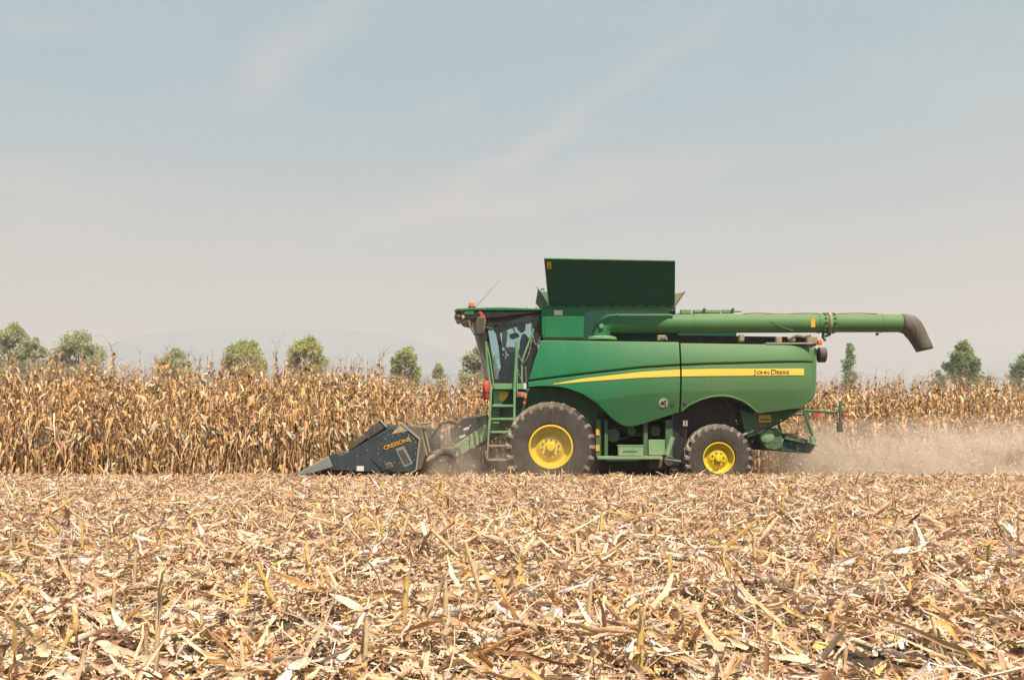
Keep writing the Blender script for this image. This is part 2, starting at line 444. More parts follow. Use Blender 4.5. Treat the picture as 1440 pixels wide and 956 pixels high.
def ground():
    xs = np.concatenate([-np.geomspace(4500, 26, 14), np.arange(-25, 25.01, 0.2), np.geomspace(26, 4500, 14)])
    ys = np.concatenate([-np.geomspace(4500, 7, 10), np.arange(-6, 33, 0.15), np.geomspace(34, 4500, 22)])
    X, Y = np.meshgrid(xs, ys)
    Z = gz(X, Y)
    nx, ny = len(xs), len(ys)
    v = np.stack([X, Y, Z], -1).reshape(-1, 3)
    i = np.arange(ny - 1)[:, None] * nx; j = np.arange(nx - 1)[None, :]
    q = np.stack([i + j, i + j + 1, i + nx + j + 1, i + nx + j], -1).reshape(-1, 4)
    m, t, b = new_mat('field_soil'); L = t.links
    geo = t.nodes.new('ShaderNodeNewGeometry')
    n = t.nodes.new('ShaderNodeTexNoise'); n.inputs['Scale'].default_value = 9; n.inputs['Detail'].default_value = 9; n.inputs['Roughness'].default_value = 0.75
    L.new(geo.outputs['Position'], n.inputs['Vector'])
    cr = t.nodes.new('ShaderNodeValToRGB')
    cr.color_ramp.elements[0].position = 0.35; cr.color_ramp.elements[0].color = (0.06, 0.04, 0.025, 1)
    cr.color_ramp.elements[1].position = 0.62; cr.color_ramp.elements[1].color = (0.20, 0.13, 0.08, 1)
    L.new(n.outputs[0], cr.inputs[0]); L.new(cr.outputs[0], b.inputs['Base Color'])
    b.inputs['Roughness'].default_value = 0.95
    bp = t.nodes.new('ShaderNodeBump'); bp.inputs['Distance'].default_value = 0.06; L.new(n.outputs[0], bp.inputs['Height']); L.new(bp.outputs[0], b.inputs['Normal'])
    o = numpy_mesh('ground', v, q, np.full((len(v), 3), 0.3), m)
    tagit(o, kind='structure', label='harvested field soil under the chopped residue')
ground()

def mountain(name, pts, D, depth, label):
    mb = MB(); rows = []
    rng = np.random.default_rng(3)
    xs = np.linspace(pts[0][0], pts[-1][0], 60)
    top = np.interp(xs, [p[0] for p in pts], [p[1] for p in pts])
    for k, (f, dy) in enumerate(((0, -depth), (0.45, -depth * 0.6), (0.8, -depth * 0.25), (1.0, 0), (0.5, depth * 0.7), (0, depth))):
        row = []
        for x, tp in zip(xs, top):
            wx = (x - 720) * D / F; hz = max(0.0, H + (HOR - tp) * D / F)
            row.append((wx, D + dy + 30 * math.sin(wx * 0.01 + k), hz * f + (4 * math.sin(wx * 0.021 + k * 2) * f if 0 < f < 1 else 0) - 1.5))
        rows.append(row)
    mb.grid(rows)
    m, t, b = new_mat(name + '_hazed_slope'); b.inputs['Base Color'].default_value = (0.13, 0.19, 0.225, 1); b.inputs['Roughness'].default_value = 1  # distance haze partly put into this paled, bluish base colour
    o = mb.build(name, m, angle=80)
    tagit(o, kind='structure', label=label)
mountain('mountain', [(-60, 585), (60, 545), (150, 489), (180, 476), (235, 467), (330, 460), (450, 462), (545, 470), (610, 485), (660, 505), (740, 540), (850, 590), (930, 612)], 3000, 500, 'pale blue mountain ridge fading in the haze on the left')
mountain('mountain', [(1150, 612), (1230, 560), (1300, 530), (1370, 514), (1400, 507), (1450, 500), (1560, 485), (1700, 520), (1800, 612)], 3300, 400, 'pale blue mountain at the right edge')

# ------------------------------------------------------------------ haze
def haze():
    mb = MB(); mb.box(-3900, 3900, -300, 4000, -4, 385)
    m = bpy.data.materials.new('haze'); m.use_nodes = True; t = m.node_tree; t.nodes.clear()
    pv = t.nodes.new('ShaderNodeVolumePrincipled'); pv.inputs['Color'].default_value = (0.91, 0.875, 0.87, 1)
    pv.inputs['Density'].default_value = 0.00052; pv.inputs['Anisotropy'].default_value = 0.2
    o = t.nodes.new('ShaderNodeOutputMaterial'); t.links.new(pv.outputs[0], o.inputs['Volume'])
    ob = mb.build('haze', m); tagit(ob, kind='stuff', label='thin warm haze over the plain')
haze()

# ------------------------------------------------------------------ combine harvester
CY = 25.9
root = empty('combine_harvester', ((850 - 720) * CY / F, CY, -0.30))
tagit(root, 'green combine harvester with yellow stripe and yellow wheels, open grain tank and long unloading tube', 'combine harvester')
def mir(Y): return 2 * CY - Y

# -- wheels
def wheel(px, py, Rt, Rr, Y0, width, nl, bolts, hubr, side):
    c = W(px, py, Y0 + 0.06); X, Z = c[0], c[2]
    s = 1 if side == 'near' else -1
    Yc = Y0 if side == 'near' else mir(Y0)
    wroot = empty('wheel', (X - root.location.x, Yc - root.location.y, Z - root.location.z), root)
    O = (X, Yc, Z)
    w = width
    prof = [(Rr * 0.97, 0.09), (Rr * 1.04, 0.055), (Rr * 1.12, 0.02), (Rr + (Rt - Rr) * 0.45, -0.012), (Rt * 0.885, 0.02), (Rt * 0.92, 0.06), (Rt * 0.93, 0.12), (Rt * 0.935, w / 2),
            (Rt * 0.93, w - 0.12), (Rt * 0.92, w - 0.06), (Rt * 0.885, w - 0.02), (Rr * 1.12, w - 0.02), (Rr * 0.97, w - 0.09)]
    lg = MB(); tb = MB(); tb.lathe(O, [(r, y * s) for r, y in prof], 72)
    def pt(a, y, r): return (X + r * math.cos(a), Yc + y * s, Z + r * math.sin(a))
    for k in range(nl):
        for half in (0, 1):
            a0 = 2 * math.pi * (k + 0.5 * half) / nl
            ys = [0.0, 0.035, 0.12, w * 0.30, w * 0.52]; off = [0, 0.0, 0.05, 0.15, 0.27]
            hw = 0.030 / Rt * 1.15
            lo, hi = [], []
            for q, (y, o) in enumerate(zip(ys, off)):
                yy_ = y if not half else w - y
                r0 = [Rt * 0.85, Rt * 0.90, Rt * 0.915, Rt * 0.92, Rt * 0.925][q]
                r1 = [Rt * 0.875, Rt * 0.98, Rt, Rt, Rt * 0.998][q]
                if q == 0: yy_ += (0.012 if not half else -0.012)
                lo.append((pt(a0 - o - hw * 1.5, yy_, r0), pt(a0 - o + hw * 1.5, yy_, r0)))
                hi.append((pt(a0 - o - hw, yy_, r1), pt(a0 - o + hw, yy_, r1)))
            vs = []
            for l, h in zip(lo, hi): vs += [l[0], h[0], h[1], l[1]]
            fs = []
            for q in range(4):
                b = q * 4
                for e in range(3): fs.append((b + e, b + e + 1, b + e + 5, b + e + 4))
            fs += [(0, 3, 2, 1), (16, 17, 18, 19)]
            lg.add(vs, fs)
    ty = tb.build('tyre', 'rubber', wroot, angle=28)
    lg.build('tread', 'tread', wroot, angle=28)
    rb = MB()
    deep = 0.24 if bolts == 10 else 0.16
    rp = [(Rr * 1.0, 0.085), (Rr * 1.035, 0.06), (Rr * 1.04, 0.035), (Rr * 1.01, 0.02), (Rr * 0.965, 0.022), (Rr * 0.94, 0.05), (Rr * 0.925, 0.13), (Rr * 0.88, deep),
          (Rr * 0.72, deep + 0.02), (Rr * 0.52, deep - 0.03), (Rr * 0.50, deep - 0.045), (Rr * 0.24, deep - 0.045), (Rr * 0.22, deep - 0.07), (0.001, deep - 0.075)]
    rb.lathe(O, [(r, y * s) for r, y in rp], 56)
    rb.build('rim', 'yellow', wroot, angle=35)
    for k in range(bolts):
        bb = MB()
        a = 2 * math.pi * (k + 0.3) / bolts
        cc = (X + Rr * 0.40 * math.cos(a), Yc + (deep - 0.045) * s, Z + Rr * 0.40 * math.sin(a))
        bb.lathe(cc, [(0.026, 0.0), (0.026, -0.02 * s), (0.016, -0.022 * s), (0.014, -0.045 * s), (0.001, -0.046 * s)], 8)
        bb.build('wheel_bolt', 'dusty' if bolts == 10 else 'yellow', wroot)
    hb = MB(); hb.lathe((X, Yc + (deep - 0.07) * s, Z), [(hubr, 0), (hubr, -0.05 * s), (hubr * 0.8, -0.075 * s), (0.001, -0.08 * s)], 24)
    hb.build('hub', 'yellow', wroot)
for sd in ('near', 'far'):
    wheel(774.5, 628.4, 1.067, 0.505, 24.0, 0.78, 24, 10, 0.11, sd)
    wheel(1010.5, 644.0, 0.808, 0.365, 24.15, 0.55, 22, 8, 0.09, sd)

# -- moulded side panels
BY = 24.28
L_top = [(743, 478), (760, 478), (956, 480.5), (958, 482), (1130, 484.5), (1152, 487)]
L_g = [(742, 536), (780, 531), (820, 526.3), (900, 517.3), (952, 514), (1000, 512), (1080, 510), (1152, 508.6)]
L_c = [(742, 562), (800, 562), (846, 562.6), (899.5, 553.7), (952, 550.7), (1078, 547.7), (1152, 547)]
L_b = [(743, 544), (765, 542.5), (785, 543.5), (800, 546.5), (820, 554), (840, 567.6), (860, 587), (870, 594.5), (880, 599.3), (890, 599.5), (900, 597.6), (952, 580.8), (958, 580.2), (970, 570), (985, 563), (1000, 558.6),
       (1015, 557.2), (1030, 559), (1045, 564.5), (1057, 572), (1068, 581.5), (1100, 577.5), (1130, 573), (1139, 568), (1145, 560), (1150, 550)]
def li(l, x): return float(np.interp(x, [p[0] for p in l], [p[1] for p in l]))
def yoff(px, py):
    """inward offset of the panel surface, metres"""
    top, g, c = li(L_top, px), li(L_g, px), li(L_c, px)
    if py <= g - 2.8: o = 0.02 + 0.13 * max(0, (g - 2.8 - py) / (g - 2.8 - top)) ** 1.6
    elif py <= g + 0.3: o = 0.02 + 0.085 * (py - (g - 2.8)) / 3.1
    elif py <= g + 1.8: o = 0.105 - 0.115 * (py - g - 0.3) / 1.5
    elif py <= c: 
        f = (py - g - 1.8) / max(1, c - g - 1.8); o = -0.01 - 0.03 * math.sin(f * math.pi * 0.9)
    else: o = -0.0193 + 0.20 * min(1.3, (py - c) / 40.0) ** 1.1
    if px > 1105: 
        t = min(1, (px - 1105) / 46); o += 0.50 * (1 - math.sqrt(max(0, 1 - t * t * 0.97)))
    if px < 770: o += 0.04 * (1 - (px - 743) / 27) ** 2
    return o
def ssl(px, py): 
    sl = 17 * max(0, (536 - py) / 58.0); return px + sl * max(0, 1 - (px - 743) / 80)
def side_pt(px, py, out=0.0, m=False):
    x, _, z = W(ssl(px, py), py, BY)
    Y = BY + yoff(px, py) - out
    return (x, mir(Y) if m else Y, z)
def side_panel(cols, m):
    mb = MB(); rows = []
    for px in cols:
        top, g, c, b = li(L_top, px), li(L_g, px), li(L_c, px), li(L_b, px)
        ys = [top, top + 0.8, top + 2.2] + list(np.linspace(top + 5, g - 4.5, 6)) + [g - 2.8, g + 0.3, g + 1.8, g + 4]
        cc = min(c, b - 0.6)
        ys += list(np.linspace(g + 7, cc - 1.2, 5)) + [cc]
        ys += list(np.linspace(cc + 1.0, b - 1.8, 7)) if b - c > 4 else list(np.linspace(cc + 0.05, cc + 0.3, 7))
        ys += [b - 0.7, b]
        col = []
        p = side_pt(px, ys[0], 0, m); sg = -1 if m else 1
        col.append((p[0], p[1] + 0.45 * sg, p[2] + 0.01)); 
        col.append((p[0], p[1] + 0.03 * sg, p[2] + 0.008))
        for k, y in enumerate(ys):
            o = {0: 0.0}.get(k, 0)
            if k == len(ys) - 1: o = -0.012
            if k == 0: o = -0.012
            col.append(side_pt(px, y, o, m))
        p = col[-1]; col.append((p[0], p[1] + 0.16 * sg, p[2] + 0.004))
        rows.append(col)
    return mb.grid(rows)
for m in (False, True):
    c1_ = [743, 746, 750, 756, 763, 770, 777, 784, 792, 800, 810, 820, 830, 840, 850, 860, 866, 872, 878, 884, 890, 896, 904, 912, 925, 940, 952, 956]
    c2_ = [958.4, 962, 968, 975, 982, 990, 998, 1006, 1014, 1022, 1030, 1038, 1046, 1053, 1060, 1066, 1070, 1080, 1092, 1105, 1114, 1122, 1130, 1136, 1141, 1145, 1148, 1150, 1151]
    p1 = side_panel(c1_, m).build('side_panel', 'green', root, angle=24)
    p2 = side_panel(c2_, m).build('side_panel', 'green', root, angle=24)
    # fender lip round the rear arch
    fl = MB(); a = []
    for px in np.linspace(960, 1067, 26):
        y = li(L_b, px); a.append(side_pt(px, y - 1.0, 0.012, m))
    fl.tube(a, 0.022, 6).build('fender_lip', 'green', root)
    sg = -1 if m else 1
    # yellow stripe, in two pieces either side of the panel joint
    st_t = [(778, 539.6), (820, 532.0), (900, 523), (952, 519.6), (1000, 518.6), (1132, 518.0)]
    st_b = [(778, 540.4), (820, 536.6), (900, 531), (952, 529.3), (1000, 528.6), (1131, 527.6)]
    for a0, a1, par in ((778, 956, p1), (958.4, 1131.5, p2)):
        mb = MB(); rr_ = []
        for px in np.linspace(a0, a1, 24):
            t0, b0 = li(st_t, px), li(st_b, px)
            rr_.append([side_pt(px, t0 + 0.1, -0.004, m)] + [side_pt(px, t0 + (b0 - t0) * f, 0.006, m) for f in (0, .33, .66, 1)] + [side_pt(px, b0 - 0.1, -0.004, m)])
        mb.grid(rr_).build('stripe', 'stripe', par)
        mb = MB(); rr_ = []
        for px in np.linspace(a0 - (3 if a0 < 800 else 0), a1 + (1 if a1 > 1000 else 0), 24):
            t0, b0 = li(st_b, px) - 0.4, li(st_b, px) + 0.9
            rr_.append([side_pt(px, t0, -0.002, m), side_pt(px, t0, 0.004, m), side_pt(px, b0, 0.004, m), side_pt(px, b0, -0.002, m)])
        mb.grid(rr_).build('stripe_shadow_line', 'ink', par)
    for px, py, par in ((946, 566.3, p1), (963.8, 564.2, p2)):
        p = side_pt(px, py, 0, m)
        MB().lathe(p, [(0.050, -0.004 * sg), (0.048, -0.010 * sg), (0.036, -0.010 * sg), (0.034, -0.003 * sg), (0.001, -0.003 * sg)], 20).build('latch', 'black', par)
    if not m: PF, PR = p1, p2
# joint between the panels
MB().prism([(956.2, 481), (958.2, 481), (958.2, 580), (956.2, 580)], BY + 0.16, BY + 0.5).build('panel_gap', 'blackc', root)

def text(body, loc, size, mat, parent, rot=(R(90), 0, 0), sx=1.0, ext=0.003, name='lettering', bold=0.0, sy=1.0):
    cu = bpy.data.curves.new(name, 'FONT'); cu.body = body; cu.size = size; cu.extrude = ext; cu.offset = bold
    cu.align_x = 'CENTER'; cu.align_y = 'CENTER'
    cu.materials.append(M[mat])
    o = bpy.data.objects.new(name, cu); sc.collection.objects.link(o)
    o.location = loc; o.rotation_euler = rot; o.scale = (sx, sy, 1)
    bpy.context.view_layer.update()
    dg = bpy.context.evaluated_depsgraph_get()
    me = bpy.data.meshes.new_from_object(o.evaluated_get(dg))
    mo = bpy.data.objects.new(name, me); sc.collection.objects.link(mo)
    mw = o.matrix_world.copy(); bpy.data.objects.remove(o)
    me.transform(mw)
    mo.parent = parent
    mo.matrix_parent_inverse = Matrix.Translation(-wt(parent))
    return mo
def dia_text():
    # small capitals with larger initials, spread along the stripe
    p = side_pt(1058.5, 524.2, 0.016)
    xs = 1059.0
    big, small = 0.158, 0.112
    x = p[0]
    for word in ('JOHN', 'DEERE'):
        for i, ch in enumerate(word):
            s = big if i == 0 else small
            wch = s * (0.52 if ch in 'JE' else 0.74) * 1.16
            z = W(0, 526.4, BY)[2] + s * 0.33
            q = side_pt(720 + (x + wch / 2) * F / BY, 523.5, 0.012)
            o = text(ch, (x + wch / 2, q[1], z), s, 'ink', PR, sx=1.28, bold=0.0)
            letters.append(o); x += wch
        x += 0.035
letters = []
dia_text()
# join the letters into one mesh
def join_meshes(objs, name, parent):
    vs, fs = [], []
    for o in objs:
        n = len(vs); vs += [tuple(v.co) for v in o.data.vertices]; fs += [[i + n for i in p.vertices] for p in o.data.polygons]
    mat = objs[0].data.materials[0]
    for o in objs: bpy.data.objects.remove(o)
    mb = MB(); mb.v = vs; mb.f = fs
    return mb.build(name, mat, parent)
join_meshes(letters, 'lettering', PR)
# 40 km/h disc
p = side_pt(933.3, 566.6, 0.0)
_pa, _pb = side_pt(933.3, 562, 0), side_pt(933.3, 571, 0); slope = (_pb[1] - _pa[1]) / (_pb[2] - _pa[2])
def sheared(mb):
    mb.v = [(x, y + slope * (z - p[2]), z) for x, y, z in mb.v]; return mb
sheared(MB().lathe((p[0], p[1] - 0.006, p[2]), [(0.001, -0.004), (0.108, -0.004), (0.112, 0.004)], 32)).build('speed_disc', 'white', PF)
sheared(MB().lathe((p[0], p[1] - 0.0115, p[2]), [(0.104, 0), (0.104, -0.001), (0.097, -0.001), (0.097, 0)], 32, close=True)).build('disc_rim', 'ink', PF)
text('40', (p[0] - 0.002, p[1] - 0.018, p[2]), 0.17, 'blackc', PF, rot=(R(90) - math.atan(slope), 0, 0), sx=0.85, bold=0.004)

# -- underside
MB().pbox(732, 1000, 585, 668, 25.3, 26.5).build('underbody', 'blackc', root, bevel=0.1)
# -- body core behind the panels
core = MB()
core.prism([(764, 481), (1146, 488), (1140, 556), (1064, 572), (1040, 600), (1040, 556), (1000, 548), (965, 560), (953, 574), (930, 640), (850, 640), (850, 560), (820, 545), (764, 540)], BY + 0.62, mir(BY + 0.62))
core.build('body_core', 'green_shaded', root)
MB().pbox(690, 850, 546, 600, 24.95, mir(24.95)).build('axle_housing', 'green_low', root, bevel=0.03)
MB().tube([W(774.5, 630, 24.3), (W(774.5, 630, 24.3)[0], mir(24.3), W(774.5, 630, 24.3)[2])], 0.20, 16).build('axle', 'green_low', root)
MB().tube([W(1010.5, 644, 24.3), (W(1010.5, 644, 24.3)[0], mir(24.3), W(1010.5, 644, 24.3)[2])], 0.12, 16).build('axle', 'green_low', root)
# back wall of the wheel bays
MB().prism([(746, 546), (850, 560), (852, 646), (746, 600)], 25.0, 25.06).build('inner_wall', 'green_shaded', root)
MB().prism([(930, 585), (962, 570), (1000, 556), (1060, 572), (1066, 612), (1050, 640), (940, 650)], 24.98, 25.05).build('inner_wall', 'blackc', root)
# side machinery between the axles
mid = MB()
mid.pbox(840, 950, 580, 648, 24.9, 25.0)
mid.build('shield', 'green_shaded', root)
for a, b in ((838, 845), (850, 855), (905, 911), (936, 946)):
    MB().pbox(a, b, 590, 644, 24.62, 24.9).build('upright', 'green_low', root, bevel=0.008)
MB().pbox(945, 966, 582, 655, 24.66, 24.95).build('upright', 'blackc', root, bevel=0.01)
MB().pbox(840, 932, 641.5, 645.5, 24.30, 24.7).build('step_rail', 'green_rail', root, bevel=0.006)
tbx = MB().pbox(869.5, 905, 627, 641, 24.36, 24.62).build('tool_box', 'green_rail', root, bevel=0.012)
MB().pbox(868.5, 906, 625.6, 627.2, 24.35, 24.63).build('lid', 'green_rail', tbx, bevel=0.004)
MB().pbox(876, 896, 634, 634.8, 24.350, 24.362).build('ridge', 'green_shaded', tbx)
MB().pbox(912, 936, 618, 640, 24.66, 24.7).build('shield', 'green_rail', root, bevel=0.01)
MB().tube([W(946, 614, 24.6), W(938, 640, 24.6)], 0.07, 12).build('roller', 'green_rail', root)
for k, (a, b) in enumerate(((960.5, 963.4), (964.3, 967.0))):
    MB().pbox(a, b, 591, 599, 24.5, 24.52).build('reflector', 'steel', root)
mb = MB()
for a, b, y0, y1 in ((912, 940, 644, 660), (940, 975, 646, 664), (948, 968, 650, 656)): mb.pbox(a, b, y0, y1, 24.7, 25.4)
mb.build('elevator_boot', 'black', root, bevel=0.05)
MB().tube([W(935, 646, 24.5), W(964, 650, 24.5)], 0.035, 8).build('pipe', 'green_low', root)
MB().lathe(W(941, 648, 24.5), [(0.001, -0.02), (0.11, -0.02), (0.13, 0.0), (0.13, 0.10), (0.1, 0.12)], 24).build('pulley', 'black', root)
for px, py in ((838, 603), (838, 625)):
    MB().pbox(px, px + 5, py, py + 9, 24.60, 24.615).build('warning_sticker', 'sticker', root)
for px_, py_, rr in ((862, 612, 0.16), (888, 606, 0.10), (922, 606, 0.12)):
    MB().lathe(W(px_, py_, 24.80), [(0.001, -0.03), (rr * 0.25, -0.035), (rr * 0.3, -0.01), (rr * 0.85, -0.01), (rr * 0.9, -0.03), (rr, -0.03), (rr * 0.94, 0.0), (rr, 0.03), (rr * 0.9, 0.04)], 28).build('pulley', 'green_low', root)
bl = MB(); bl.tube([W(862, 602.8, 24.80), W(888, 600.2, 24.80), W(922, 599.1, 24.80), W(928.6, 606, 24.80), W(922, 613, 24.80), W(888, 612, 24.80), W(862, 621.3, 24.80), W(853, 612, 24.80), W(862, 602.8, 24.80)], 0.014, 6)
bl.build('drive_belt', 'black', root)
for k_ in range(4):
    MB().tube([W(852 + k_ * 3, 588, 24.86), W(856 + k_ * 9, 600 + k_ * 3, 24.84), W(880 + k_ * 11, 596 + k_ * 4, 24.85), W(930, 590 + k_ * 8, 24.86)], 0.013, 6).build('hose', 'black', root)
# struts and hoses in the rear arch
MB().tube([W(1020, 560, 24.7), W(1025, 572, 24.7), W(1018, 578, 24.7), W(1012, 570, 24.7)], 0.012, 6).build('hose', 'black', root)
MB().tube([W(1030, 618, 24.7), W(1060, 605, 24.7)], 0.03, 8).build('steering_rod', 'steel', root)
MB().pbox(1043, 1054, 580, 594, 24.9, 24.93).build('warning_sticker', 'sticker', root)

# -- grain tank
TY = 24.72
tk = MB()
tk.prism([(762, 430.5), (949, 431.5), (949, 437), (832, 435.5), (824, 438.5), (821.3, 444), (821.3, 478), (765, 478), (762, 470)], TY, TY + 0.10)
tk.build('tank_side', 'green', root, bevel=0.01)
MB().prism([(765.5, 445), (820.5, 445), (820.5, 474.6), (765.5, 474.6)], TY - 0.018, TY - 0.001).build('side_door', 'green', root, bevel=0.006)
MB().pbox(764, 821, 475.4, 477.6, TY - 0.006, TY + 0.02).build('rubber_seal', 'blackc', root)
MB().prism([(762, 431), (950, 432), (950, 479), (762, 478)], TY + 0.66, mir(TY)).build('tank_body', 'green_shaded', root)
MB().prism([(760.5, 430), (765, 430), (765, 477), (760.5, 472)], TY + 0.12, mir(TY), Yref=TY).build('tank_front_wall', 'green_shaded', root)
MB().pbox(779, 791, 436.3, 443.3, TY - 0.006, TY - 0.001).build('info_sticker', 'white', root)
MB().pbox(762, 949, 429.3, 431.3, TY - 0.04, TY + 0.06).build('tank_rail', 'green', root, bevel=0.005)
# louvre lit edge at the end of the beam
# tank extensions, folded open
def sheet(name, a, b, c, d, mat='green_shaded', th=0.012):
    """four corners, flanged edge"""
    P = [Vector(q) for q in (a, b, c, d)]
    n = (P[1] - P[0]).cross(P[3] - P[0]).normalized() * th
    mb = MB(); vs = [p - n for p in P] + [p + n for p in P]
    mb.add(vs, [(0, 1, 2, 3), (7, 6, 5, 4), (0, 4, 5, 1), (1, 5, 6, 2), (2, 6, 7, 3), (3, 7, 4, 0)])
    return mb.build(name, mat, root)
TO = 24.72 - 0.72
a = W(772.5, 430, TY); b = W(948.0, 431, TY); c = W(948.5, 367, TO); d = W(766.0, 363.6, TO)
ext = sheet('tank_cover', a, b, c, d)
# flanges and stiffeners of the cover
MB().tube([d, c], 0.022, 6).build('cover_edge', 'green_rail', ext)
MB().tube([d, a], 0.018, 6).build('cover_edge', 'green_low', ext)
MB().tube([c, b], 0.018, 6).build('cover_edge', 'green_low', ext)
st = Vector(d) + (Vector(a) - Vector(d)) * 0.06 + (Vector(c) - Vector(d)) * 0.012
e1 = (Vector(c) - Vector(d)).normalized() * 0.105; e2 = (Vector(a) - Vector(d)).normalized() * 0.18
nn = (Vector(c) - Vector(d)).cross(Vector(a) - Vector(d)).normalized()
if nn.y > 0: nn = -nn
q0 = st + nn * 0.016
MB().add([q0, q0 + e1, q0 + e1 + e2, q0 + e2], [(0, 1, 2, 3)]).build('warning_sticker', 'sticker', ext)
q1 = q0 + nn * 0.003 + e1 * 0.2 + e2 * 0.62
MB().add([q1, q1 + e1 * 0.6, q1 + e1 * 0.6 + e2 * 0.16, q1 + e2 * 0.16], [(0, 1, 2, 3)]).build('sticker_mark', 'red', ext)
for k in range(11):
    px = 777 + k * 16.0
    MB().pbox(px, px + 6, 429.2, 430.6, TY - 0.055, TY - 0.03).build('hinge', 'blackc', ext)
mbr = MB(); Pa, Pb, Pc, Pd = (Vector(q_) for q_ in (a, b, c, d))
for f in (0.33, 0.66):
    p0 = Pd.lerp(Pc, f) + nn * 0.012; p1 = Pa.lerp(Pb, f) + nn * 0.012
    mbr.tube([p0, p1], 0.012, 6)
for f in (0.5,):
    mbr.tube([Pd.lerp(Pa, f) + nn * 0.012, Pc.lerp(Pb, f) + nn * 0.012], 0.010, 6)
mbr.build('stiffener', 'green_shaded', ext)
# far cover, mirrored, and the front and rear flaps
def mp_(p): return (p[0], mir(p[1]), p[2])
sheet('tank_cover', mp_(a), mp_(b), mp_((c[0], c[1], c[2] - 0.25)), mp_((d[0], d[1], d[2] - 0.25)))
fA = W(770, 427, TY + 0.1); fB = W(757, 407, TY - 0.05)
sheet('tank_flap', fA, (fA[0], mir(fA[1]), fA[2]), (fB[0], mir(fB[1]), fB[2]), fB, 'green_shaded', 0.014)
MB().tube([W(757, 407, TY - 0.05), W(755, 403, TY - 0.05)], 0.015, 6).build('catch', 'steel', root)
MB().tube([W(760, 408, TY - 0.02), W(763, 405.5, TY - 0.02), W(766, 407.5, TY - 0.02)], 0.03, 6).build('catch', 'steel', root)
rA = W(949, 431, TY + 0.1); rB = W(963.5, 410, TY - 0.05)
sheet('tank_flap', rA, (rA[0], mir(rA[1]), rA[2]), (rB[0], mir(rB[1]), rB[2]), rB, 'dusty', 0.014)
MB().prism([(948, 413), (961, 411), (949, 430)], TY + 0.4, TY + 0.42).build('corner_gusset', 'dusty', root)

# -- unloading tube
UY = 25.04
X0, _, ZU = W(862, 454.6, UY)
def tubeX(mb, pa, pb, ra, rb, za, zb, n=36, steps=2):
    A = W(pa, za, UY); B = W(pb, zb, UY)
    mb.tube([Vector(A).lerp(Vector(B), k / steps) for k in range(steps + 1)], [ra + (rb - ra) * k / steps for k in range(steps + 1)], n)
ut = empty('unloading_tube', (X0 - root.location.x, UY - CY, ZU - root.location.z), root)
mb = MB(); tubeX(mb, 866, 1163, 0.232, 0.228, 455.2, 454.6); mb.build('tube', 'green', ut)
mb = MB(); tubeX(mb, 1167, 1268, 0.222, 0.218, 454.4, 454.6); mb.build('tube', 'green', ut)
for px, r, wd in ((866.5, 0.245, 1.2), (974, 0.236, 0.5), (1151, 0.245, 1.3), (1165, 0.262, 2.0), (1239, 0.228, 0.6)):
    mb = MB(); tubeX(mb, px - wd, px + wd, r, r, 455 if px < 900 else 454.5, 455 if px < 900 else 454.5); mb.build('flange', 'green' if px != 1165 else 'dusty', ut)
bm_ = MB()
for px in (1158, 1171):
    for k in range(14):
        a_ = 2 * math.pi * k / 14
        cx, cy, cz = W(px, 454.5, UY)
        p0 = (cx, cy + 0.245 * math.cos(a_), cz + 0.245 * math.sin(a_))
        if p0[1] < cy + 0.1: MB().tube([(p0[0] - 0.035, p0[1], p0[2]), (p0[0] + 0.035, p0[1], p0[2])], 0.013, 6).build('bolt', 'green_low', ut)
MB().tube([W(1158, 468, UY - 0.05), W(1157, 474, UY - 0.05), W(1161, 479, UY - 0.05)], 0.035, 8).build('latch', 'green_low', ut)
MB().tube([W(1168, 470, UY - 0.05), W(1160, 473, UY - 0.05)], 0.03, 8).build('latch', 'green_low', ut)
MB().tube([W(1233, 468, UY), W(1234, 471.5, UY)], 0.04, 8).build('lamp', 'black', ut)
# elbow with its turret
el_ = MB()
el_.tube([W(868, 455, UY), W(858, 455.5, UY), W(851, 459, UY), W(846.5, 466, UY), W(845, 478, UY)], [0.232, 0.232, 0.23, 0.23, 0.24], 28)
el_.build('elbow', 'green', ut)
MB().lathe(W(846, 476.5, UY), [(0.25, 0.06), (0.36, 0.03), (0.37, 0.0), (0.37, -0.03), (0.25, -0.04)], 32, axis='Z').build('turret_ring', 'green_rail', ut)
mb = MB()
for k in range(16):
    a_ = 2 * math.pi * k / 16; cx, cy, cz = W(846, 475.6, UY)
    MB().tube([(cx + 0.32 * math.cos(a_), cy + 0.32 * math.sin(a_), cz), (cx + 0.32 * math.cos(a_), cy + 0.32 * math.sin(a_), cz + 0.035)], 0.018, 6).build('bolt', 'steel', ut)
MB().lathe(W(845.5, 459, UY - 0.22), [(0.001, -0.07), (0.05, -0.07), (0.06, -0.05), (0.06, 0.1)], 20).build('gear_cap', 'green_rail', ut)
# wires along the top, sticker
MB().tube([W(1043, 441.6, UY - 0.02)] + [W(x, 441.0 - 0.5 * math.sin(x * 0.09), UY - 0.02) for x in range(1050, 1240, 8)], 0.011, 6).build('cable', 'black', ut)
MB().tube([W(1083, 451, UY - 0.235), W(1101, 460.5, UY - 0.232), W(1116, 465.0, UY - 0.205)], 0.006, 5).build('cable', 'green_rail', ut)
MB().pbox(1140.3, 1146.5, 448.5, 460, UY - 0.236, UY - 0.23).build('warning_sticker', 'sticker', ut)
